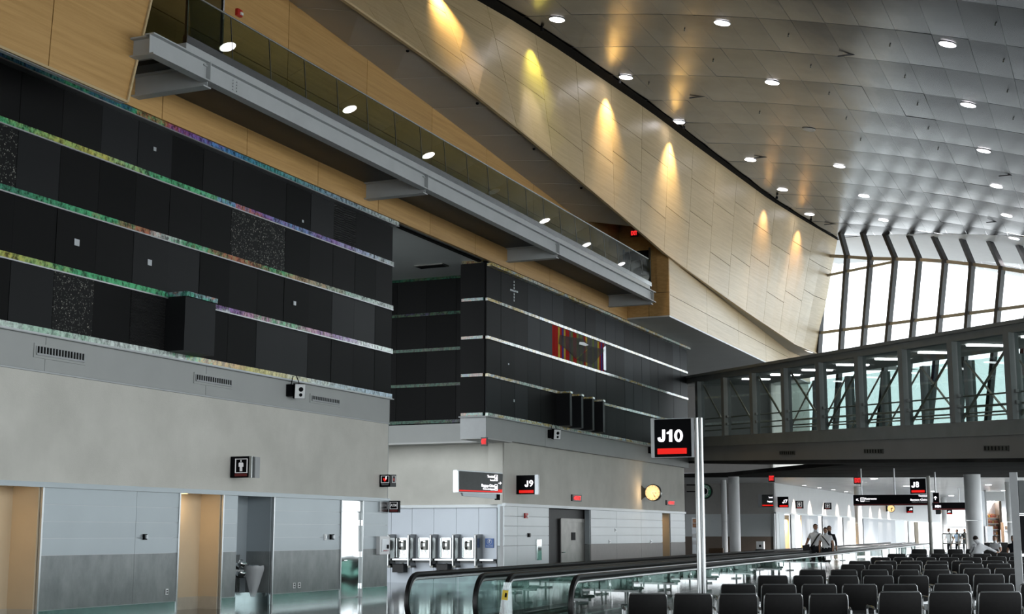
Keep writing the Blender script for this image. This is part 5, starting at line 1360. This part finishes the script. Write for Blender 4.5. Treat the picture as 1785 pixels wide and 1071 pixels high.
fs = [(i * n + k, i * n + (k + 1) % n, (i + 1) * n + (k + 1) % n, (i + 1) * n + k) for i in range(len(prof) - 1) for k in range(n)]
mb.add(vs, fs).build('plastic_bag', 'bag_film', g, True)

# ================================================================== CEILING DOWNLIGHTS
rows = [[(971, 33), (1259, 39), (1652, 76)], [(1091, 134), (1346, 143), (1688, 182)], [(1183, 212), (1410, 225), (1715, 262)], [(1308, 278), (1463, 289), (1737, 324)], [(1364, 330), (1506, 341), (1755, 375)], [(1411, 373), (1540, 383), (1768, 415)]]
pos3 = ['beside the timber ribbon', 'along the middle of the metal ceiling', 'towards the right edge of the metal ceiling']
ordn = ['nearest', 'second', 'third', 'fourth', 'fifth', 'farthest']
dl_r = .25
def downlight(P, label, on=True):
    g = thing('downlight', label, 'light', tuple(P), 'round downlights in the metal ceiling')
    s_ = (zceil(P.x + .1) - zceil(P.x - .1)) / .2; ax = V((s_, 0, -1)).normalized()
    P = P + ax * .018
    MB().lathe(P, [(dl_r + .025, 0), (dl_r + .025, .008), (dl_r, .014)], 24, ax).build('rim', 'white_paint', g, True)
    MB().lathe(P + ax * .012, [(dl_r, 0), (dl_r, .008)], 24, ax).build('lens', 'lamp_white' if on else 'sign_case', g)
    if on:
        l = lamp('downlight_lamp', 'SPOT', P + ax * .08, 70, (1, .93, .95), .2, P + ax * 5, 42, .5)
for r, row in enumerate(rows):
    for c, (x, y) in enumerate(row):
        downlight(onceil(x, y), '%s of the round white downlights %s' % (ordn[r], pos3[c]), on=(x, y) != (1410, 225))
for j in range(2):                                         # the middle row runs on above the frame and shows mirrored in the gallery glass
    downlight(V((-10.7, 41.8 - 6.8 * (j + 1), zceil(-10.7))), ['round white downlight above the frame, mirrored in the gallery glass', 'next round white downlight above the frame, nearer the viewer, mirrored in gallery glass'][j])
# spotlights that graze the timber ribbon
for i, (x, y, e_, colr) in enumerate([(745, -55, 330, (1, .70, .28)), (915, 48, 90, (.9, .95, .15)), (1050, 138, 250, (1, .72, .30)), (1165, 218, 300, (1, .74, .32)), (1325, 340, 130, (1, .66, .34)), (1387, 378, 150, (1, .62, .28))]):
    P = onceil(x, y); R_ = ribbon_pt(P.y, 1.0); L_ = V((R_.x + .6, P.y, zceil(R_.x + .6) - .14)); tgt = ribbon_pt(P.y + .2, .30)
    g = thing('spotlight', ['first', 'second', 'third', 'fourth', 'fifth', 'last'][i] + ' small spotlight tucked above the timber ribbon, counted from the left', 'light', tuple(L_), 'ribbon spotlights')
    d = (tgt - L_).normalized()
    MB().lathe(L_ - d * .1, [(.03, 0), (.06, .03), (.06, .14)], 12, d).build('housing', 'black_gap', g, True); MB().tube([L_ - d * .1, L_ + V((0, 0, .14))], .015, 6).build('stem', 'black_gap', g)
    lamp('spotlight_lamp', 'SPOT', L_ + d * .08, e_, colr, .03, tgt, 84, 1.0)

# ================================================================== RIGHT EDGE, FAR SHOP, SMALL THINGS
P = RD(1771, 930, 25.5); f = Face(P, YAW * .8)
g = thing('display_stand', 'grey post with a black display panel at the right edge', 'display', (P.x, P.y, 0))
a = f.px(1770.5, 900); MB().bar((a.x, a.y, 0), (a.x, a.y, f.px(1769, 824).z), .13, .13, (0, 1, 0)).build('post', 'grey_paint', g)
f.rect('panel', 1776.5, 838, 1840, 898, -.1, 0, 'sign_grey', g); f.rect('lower_panel', 1776.5, 899.5, 1840, 960, -.1, 0, 'sign_black', g); f.rect('trim', 1776.5, 895, 1840, 897, 0, .02, 'edge_aluminium', g)
f.rect('foot', 1765, 1100, 1840, 1103, -.3, .3, 'grey_paint', g)
# acrylic floor sign on the walkway
P = RZ(878, 1075, .06); P = RD(878, 1075, 23.4)
g = thing('floor_sign', 'clear acrylic stand with a yellow card between the walkway rails', 'sign', (P.x, P.y, .05))
f = Face(P, YAW)
def aq(x0, y0, x1, y1, mat, nm, o): f.rect(nm, x0, y0, x1, y1, o, o + .012, mat, g)
slab4(f, [(877.5, 1016), (891.5, 1016), (892.5, 1088), (868, 1088)], 0, .012, 'clear_acrylic', 'front_sheet', g)
slab4(f, [(877.5, 1016), (891.5, 1016), (894, 1084), (880, 1084)], -.16, -.148, 'clear_acrylic', 'back_sheet', g)
slab4(f, [(876.5, 1029), (886.5, 1030), (885, 1047), (874, 1046)], .012, .016, 'yellow_card', 'card', g); slab4(f, [(880.5, 1034), (884, 1034.5), (883, 1042), (879.5, 1041.5)], .016, .019, 'sign_black', 'print', g)
# litter bin with a white box, armchair, menu stand by the brown wall
P = RD(1326, 958, 77); P.z = 0
g = thing('litter_bin', 'steel litter bin with dark lid by the brown wall', 'bin', (P.x, P.y, 0))
MB().lathe((P.x, P.y, 0), [(.26, 0), (.28, .72), (.28, .74)], 18).build('drum', 'stainless', g, True); MB().lathe((P.x, P.y, .74), [(.30, 0), (.30, .08), (.24, .12)], 18).build('lid', 'sign_black', g, True)
g = thing('white_carton', 'white square box standing on the litter bin', 'box', (P.x, P.y, .86))
MB().box(P.x - .2, P.x + .2, P.y - .15, P.y + .15, .86, 1.28).build('carton', 'white_plastic', g); MB().box(P.x - .05, P.x + .07, P.y - .155, P.y - .15, .98, 1.1).build('label', 'sign_black', g)
P = RD(1246, 958, 78); P.z = 0
g = thing('armchair', 'low brown armchair before the brown wall', 'armchair', (P.x, P.y, 0))
MB().box(P.x - .4, P.x + .4, P.y - .35, P.y + .35, .12, .45).build('seat', 'chair_brown', g); MB().box(P.x - .4, P.x + .4, P.y + .2, P.y + .38, .45, .9).build('backrest', 'chair_brown', g)
for s_ in (-1, 1):
    MB().box(P.x + s_ * .42 - .07, P.x + s_ * .42 + .07, P.y - .35, P.y + .38, .12, .66).build('armrest', 'chair_brown', g)
    for t_ in (-.28, .3): MB().box(P.x + s_ * .36 - .03, P.x + s_ * .36 + .03, P.y + t_ - .03, P.y + t_ + .03, 0, .12).build('leg', 'dark_steel', g)
P = RD(1211, 950, 75); f = Face(P, YAW)
g = thing('menu_rack', 'lit menu rack just past the end of the black block', 'rack', (P.x, P.y, 0))
f.rect('board', 1206.5, 903, 1216.5, 966, -.08, 0, 'sign_case', g)
for y0, c_ in ((905, 'goods'), (913, 'goods'), (931, 'white_paint'), (943, 'white_paint'), (953, 'sign_case')): f.rect('card', 1207.5, y0, 1215.5, y0 + 7, 0, .03, c_, g)
# shop at the far right
P = RD(1735, 920, 100); f = Face(P, YAW * .8)
g = thing('shop_front', 'bright white kiosk frame of the far shop at right', 'shop', (P.x, P.y, 0))
f.rect('side_pier', 1712, 857, 1719.5, 971, -1.2, 0, 'sign_case', g); f.rect('pier', 1719.5, 855, 1722, 971, -.3, .05, 'white_paint', g); f.rect('header', 1720, 858, 1750, 874, -.3, .0, 'white_paint', g); f.rect('back_wall', 1721, 872, 1745, 945, -1.4, -1.3, 'taupe_wall', g); f.rect('counter', 1717, 918, 1727, 945, .1, .7, 'sign_case', g); f.rect('end_pier', 1744, 874, 1748, 971, -1.2, 0, 'chair_brown', g)
r_ = random.Random(11)
for j, y0 in enumerate((895, 905, 915, 925)):
    f.rect('shelf', 1722.2, y0 + 8.2, 1743.8, y0 + 9, -1.0, -.3, 'white_paint', g)
    for k in range(6):
        x0 = 1722.5 + k * 3.45
        gg = thing('packaged_goods', '%s package from the left on the %s shop shelf' % (['first', 'second', 'third', 'fourth', 'fifth', 'last'][k], ['top', 'second', 'third', 'lowest'][j]), 'package', tuple(f.px(x0, y0 + 8)), 'goods on the far shop shelves')
        f.rect('carton', x0, y0 + r_.uniform(.5, 3), x0 + 2.9, y0 + 8, -.9, -.5, 'goods', gg); f.rect('print', x0 + .6, y0 + 4, x0 + 2.3, y0 + 6.5, -.5, -.48, r_.choice(['white_paint', 'yellow_card', 'red_paint']), gg)
P = RD(1755, 930, 90); f = Face(P, YAW * .8)
g = thing('counter', 'white sales counter with a brown planter on top at the right', 'counter', (P.x, P.y, 0))
f.rect('front', 1751, 925, 1770, 978, -.8, 0, 'white_paint', g); f.rect('top', 1750, 924, 1771, 925.5, -.9, .1, 'sign_case', g); f.rect('planter', 1756, 917, 1769, 924, -.6, -.1, 'chair_brown', g); f.rect('menu_board', 1747, 911, 1751.5, 976, -.2, 0, 'chair_brown', g)
# railing with glass near the standing travellers
P = RD(1663, 940, 96); f = Face(P, YAW * .9)
g = thing('railing', 'dark railing with glass infill before the standing travellers', 'railing', (P.x, P.y, 0))
for x in (1643, 1657, 1671, 1684): q = f.px(x, 940); MB().tube([(q.x, q.y, 0), (q.x, q.y, f.px(x, 930.5).z)], .04, 6).build('post', 'dark_steel', g)
for y in (931, 948): MB().tube([f.px(1643, y), f.px(1684, y)], .04, 6).build('rail', 'dark_steel', g)
for x in (1643.5, 1657.5, 1671.5): f.rect('glass_pane', x + .5, 932, x + 12.5, 947, -.01, .01, 'clear_acrylic', g)
# eaves outside the far window, bright daylight put in as white colour
mb = MB(); A0 = tops[0] + WN * .35 - WDIR * 6; A1 = tops[-1] + WN * .35 + WDIR * 8; n = 16
for i in range(n):
    P, Q = A0.lerp(A1, i / n), A0.lerp(A1, (i + 1) / n)
    for j in range(2):
        p0, p1 = P + WN * (3.2 * j), P + WN * (3.2 * j + 3.2); q0_, q1_ = Q + WN * (3.2 * j), Q + WN * (3.2 * j + 3.2)
        mb.quad(*[V((t.x, t.y, zceil(max(t.x, -20)) - .02)) for t in (p0, q0_, q1_, p1)])
tag(mb.build('ceiling_eaves', 'white_paint', smooth=True), 'metal eaves outside the far window, whitened in place of bright daylight', None, None, 'structure')

# ================================================================== PEOPLE
J0 = dict(pelvis=(0, 0, .95), waist=(0, 0, 1.10), chest=(0, .0, 1.34), neckb=(0, -.01, 1.48), neck=(0, .0, 1.55), jaw=(0, .025, 1.62), brow=(0, .015, 1.70), crown=(0, .0, 1.775), nose=(0, .105, 1.655),
          shL=(-.18, 0, 1.42), elL=(-.25, -.03, 1.14), wrL=(-.24, .06, .90), paL=(-.235, .09, .82), shR=(.18, 0, 1.42), elR=(.25, -.03, 1.14), wrR=(.24, .06, .90), paR=(.235, .09, .82),
          hiL=(-.09, 0, .90), knL=(-.10, .03, .49), anL=(-.10, -.02, .09), toL=(-.11, .14, .045), hiR=(.09, 0, .90), knR=(.10, .03, .49), anR=(.10, -.02, .09), toR=(.11, .14, .045))
RAD = dict(pelvis=(.16, .115), waist=(.15, .105), chest=(.17, .115), neckb=(.085, .075), neck=(.055, .058), jaw=(.062, .075), brow=(.078, .092), crown=(.055, .065), nose=(.014, .016), sh=(.068, .068), el=(.043, .043), wr=(.03, .03), pa=(.038, .022), hi=(.092, .095), kn=(.06, .062), an=(.042, .045), to=(.04, .03))
EDG = [('pelvis', 'waist'), ('waist', 'chest'), ('chest', 'neckb'), ('neckb', 'neck'), ('neck', 'jaw'), ('jaw', 'brow'), ('brow', 'crown'), ('jaw', 'nose')]
for S in 'LR': EDG += [('chest', 'sh' + S), ('sh' + S, 'el' + S), ('el' + S, 'wr' + S), ('wr' + S, 'pa' + S), ('pelvis', 'hi' + S), ('hi' + S, 'kn' + S), ('kn' + S, 'an' + S), ('an' + S, 'to' + S)]
REG = {'jaw': 0, 'brow': 0, 'crown': 0, 'nose': 0, 'neck': 0}
def person(label, loc, heading, pose=None, top='white_cloth', legs='dark_cloth', hair='hair_dark', scale=1.0, bulk=1.0, sleeves='short', group=None):
    J = {k: V(v) for k, v in J0.items()}
    for k, v in (pose or {}).items(): J[k] = V(v)
    names = list(J); vs = [J[k].copy() for k in names]; ed = [(names.index(a), names.index(b_)) for a, b_ in EDG]
    rad = [tuple(q * (bulk if k in ('pelvis', 'waist', 'chest', 'hiL', 'hiR') else 1) for q in RAD.get(k, RAD.get(k[:2]))) for k in names]
    reg = []
    for k in names:
        r = 0 if k in REG else 1
        if k[:2] in ('hi', 'kn', 'an') or k == 'pelvis': r = 2
        if k[:2] == 'to': r = 3
        if k[:2] in ('wr', 'pa') or (k[:2] == 'el' and sleeves == 'short'): r = 0
        reg.append(r)
    for S, sg in (('L', -1), ('R', 1)):                                   # four fingers and a thumb
        p = J['pa' + S]; d = (p - J['wr' + S]).normalized(); side = d.cross(V((sg, 0, 0))).normalized()
        if side.length < .1: side = V((0, 1, 0))
        curl = V((-sg * .35, 0, 0))
        pi = names.index('pa' + S)
        for q, ln in ((-.027, .062), (-.009, .074), (.009, .07), (.027, .055)):
            a = p + side * q + d * .03; b_ = a + d * ln * .6; c = b_ + (d + curl).normalized() * ln * .5
            i0 = len(vs); vs += [a, b_, c]; rad += [(.011, .011), (.009, .009), (.007, .007)]; reg += [0, 0, 0]; ed += [(pi, i0), (i0, i0 + 1), (i0 + 1, i0 + 2)]
        a = p + side * .035 - d * .02; b_ = a + (side + d * .8).normalized() * .045; i0 = len(vs); vs += [a, b_]; rad += [(.012, .012), (.009, .009)]; reg += [0, 0]; ed += [(pi, i0), (i0, i0 + 1)]
    me = bpy.data.meshes.new('body'); me.from_pydata([tuple(q) for q in vs], ed, [])
    o = bpy.data.objects.new('body_source', me)
    o.modifiers.new('skin', 'SKIN'); sub = o.modifiers.new('sub', 'SUBSURF'); sub.levels = 2; sub.render_levels = 2
    for i, d in enumerate(me.skin_vertices[0].data): d.radius = rad[i]; d.use_root = (i == 0)
    out = evaluated_mesh(o)
    out.materials.clear()
    for k in ('skin_tone', top, legs, 'rubber'): out.materials.append(MATS[k])
    for p in out.polygons:
        c = p.center; best = (9, 0)
        for a, b_ in ed:
            A, B_ = vs[a], vs[b_]; t = max(0, min(1, (c - A).dot(B_ - A) / max((B_ - A).length_squared, 1e-6))); dd = (c - A.lerp(B_, t)).length / max(max(rad[a]), .01)
            if dd < best[0]: best = (dd, reg[a] if t < .5 else reg[b_])
        p.material_index = best[1]; p.use_smooth = True
    g = thing('person', label, 'person', tuple(loc), group)
    M_ = Matrix.Translation(V(loc)) @ Matrix.Rotation(heading, 4, 'Z') @ Matrix.Scale(scale, 4)
    place(out, 'body', M_, g)
    b0, cr = J['brow'], J['crown']; ax = (cr - J['jaw']).normalized(); mb = MB(); n = 14                  # hair: cap over crown and back of the head
    fwd_ = (J['nose'] - J['jaw']); fwd_ = (fwd_ - ax * fwd_.dot(ax)).normalized(); rt = fwd_.cross(ax)
    vs2 = []; ctr = b0 + ax * .005 - fwd_ * .012
    for i in range(6):
        ph = i / 5 * 1.0
        for k in range(n):
            t = 2 * math.pi * k / n; lim = 1.05 + .75 * (1 - math.cos(t)) / 2; a_ = ph * lim
            vs2.append(ctr + ax * (math.cos(a_) * .098) + (fwd_ * math.cos(t) * 1.12 + rt * math.sin(t) * .95) * math.sin(a_) * .092)
    mb.add(vs2, [(i * n + k, i * n + (k + 1) % n, (i + 1) * n + (k + 1) % n, (i + 1) * n + k) for i in range(5) for k in range(n)])
    place(mb.mesh('hair', hair, True), 'hair', M_, g)
    for sg in (-1, 1):
        q = J['jaw'].lerp(b0, .75) + fwd_ * .083 + rt * sg * .03; place(MB().lathe(q, [(.004, -.006), (.010, 0), (.004, .006)], 8, fwd_).mesh('eye', 'hair_dark'), 'eye', M_, g)
        q = J['jaw'].lerp(b0, .55) - fwd_ * .005 + rt * sg * .078; place(MB().lathe(q, [(.012, -.008), (.026, 0), (.012, .008)], 8, rt).mesh('ear', 'skin_tone'), 'ear', M_, g)
    return g, M_
walkL = dict(knL=(-.10, .16, .52), anL=(-.10, .10, .12), toL=(-.11, .25, .06), knR=(.10, -.02, .50), anR=(.10, -.25, .13), toR=(.11, -.12, .05))
DP = 57.0
P = RD(1422, 940, DP); P.z = .06
to_cam = math.atan2(-P.x, P.y)                     # heading that faces back up the walkway towards the viewer
hd_ = math.pi + math.radians(18)
g, M_ = person('large man in a white shirt with a black bag strap on the walkway', P, hd_, dict(walkL, elR=(.30, -.05, 1.16), wrR=(.40, .02, .95), paR=(.43, .04, .87)), scale=1.13, bulk=1.25, group='people walking on the walkway')
strap = [(-.16, .02, 1.47), (-.02, .15, 1.32), (.12, .17, 1.12), (.22, .10, .95)]; place(MB().tube(strap, .028, 6).mesh('bag_strap', 'bag_black'), 'bag_strap', M_, g)
place(MB().box(-.12, .12, -.10, .10, -.22, .14).mesh('shoulder_bag', 'bag_black'), 'shoulder_bag', M_ @ Matrix.Translation((.34, .04, .92)) @ Matrix.Rotation(.2, 4, 'Y'), g)
P = RD(1440, 940, DP - 1.0); P.z = .06
g, M_ = person('person in a white shirt with lowered head beside the large man', P, hd_ - .3, dict(walkL, jaw=(0, .06, 1.60), brow=(0, .08, 1.67), crown=(0, .07, 1.75), nose=(0, .16, 1.61)), scale=1.07, bulk=1.1, group='people walking on the walkway')
place(MB().tube([(.16, .02, 1.46), (.0, .14, 1.3), (-.14, .15, 1.1)], .022, 6).mesh('bag_strap', 'bag_black'), 'bag_strap', M_, g)
P = RD(1446, 940, DP + 3); P.z = .06
person('person in dark clothes half hidden behind the walking pair', P, hd_, walkL, top='dark_cloth', scale=1.10, sleeves='long', group='people walking on the walkway')
# standing travellers far away, behind the railing
for x, D, tp, lb, sc_ in ((1655, 99, 'white_cloth', 'far traveller in a white top standing by the railing', 1.15), (1669, 101, 'blue_cloth', 'far traveller in a blue top standing by the railing', 1.12), (1682, 112, 'dark_cloth', 'far traveller in dark clothes at the right of the railing', 1.15)):
    P = RD(x, 940, D); P.z = 0
    person(lb, P, math.radians(150 if x < 1670 else 200), dict(elR=(.26, .02, 1.16), wrR=(.18, .22, 1.12), paR=(.14, .29, 1.12)), top=tp, scale=sc_, sleeves='short', group='travellers by the railing')
# seated people
SIT = dict(pelvis=(0, 0, .50), waist=(0, -.02, .66), hiL=(-.1, .06, .50), hiR=(.1, .06, .50), knL=(-.12, .46, .50), knR=(.12, .46, .50), anL=(-.12, .44, .09), anR=(.12, .44, .09), toL=(-.12, .60, .045), toR=(.12, .60, .045))
LEAN = dict(SIT, waist=(.06, -.03, .66), chest=(.20, -.04, .86), neckb=(.17, -.03, 1.0), neck=(.13, -.01, 1.05), jaw=(.10, .02, 1.10), brow=(.08, .02, 1.175), crown=(.06, .01, 1.25), nose=(.10, .11, 1.13), shL=(.0, -.03, .97), shR=(.37, -.04, .90), elR=(.60, -.03, .80), wrR=(.80, .03, .70), paR=(.87, .06, .66), elL=(-.1, .06, .76), wrL=(-.06, .27, .66), paL=(-.05, .34, .64))
P = RD(1697, 950, 58.5); P.z = 0
person('man in a white shirt leaning over on the black seats', P, YAW * .6, LEAN, scale=1.27, bulk=1.1, sleeves='long', group='people on the far seats')
UP = dict(SIT, chest=(0, -.04, .90), neckb=(0, -.04, 1.04), neck=(0, -.02, 1.10), jaw=(0, .0, 1.17), brow=(0, -.005, 1.25), crown=(0, -.02, 1.325), nose=(0, .085, 1.20), shL=(-.18, -.04, .98), shR=(.18, -.04, .98), elL=(-.24, .02, .74), elR=(.24, .02, .74), wrL=(-.15, .22, .64), wrR=(.15, .22, .64), paL=(-.1, .29, .63), paR=(.1, .29, .63))
for x, D, tp, lb in ((1734, 68, 'white_cloth', 'dark haired person in a white top seated in front of the shop'), (1766, 66, 'dark_cloth', 'person seated by the white counter, only the head showing')):
    P = RD(x, 945, D); P.z = 0
    person(lb, P, math.radians(160), UP, top=tp, scale=1.2, group='people on the far seats')

bpy.data.scenes.remove(SCR)
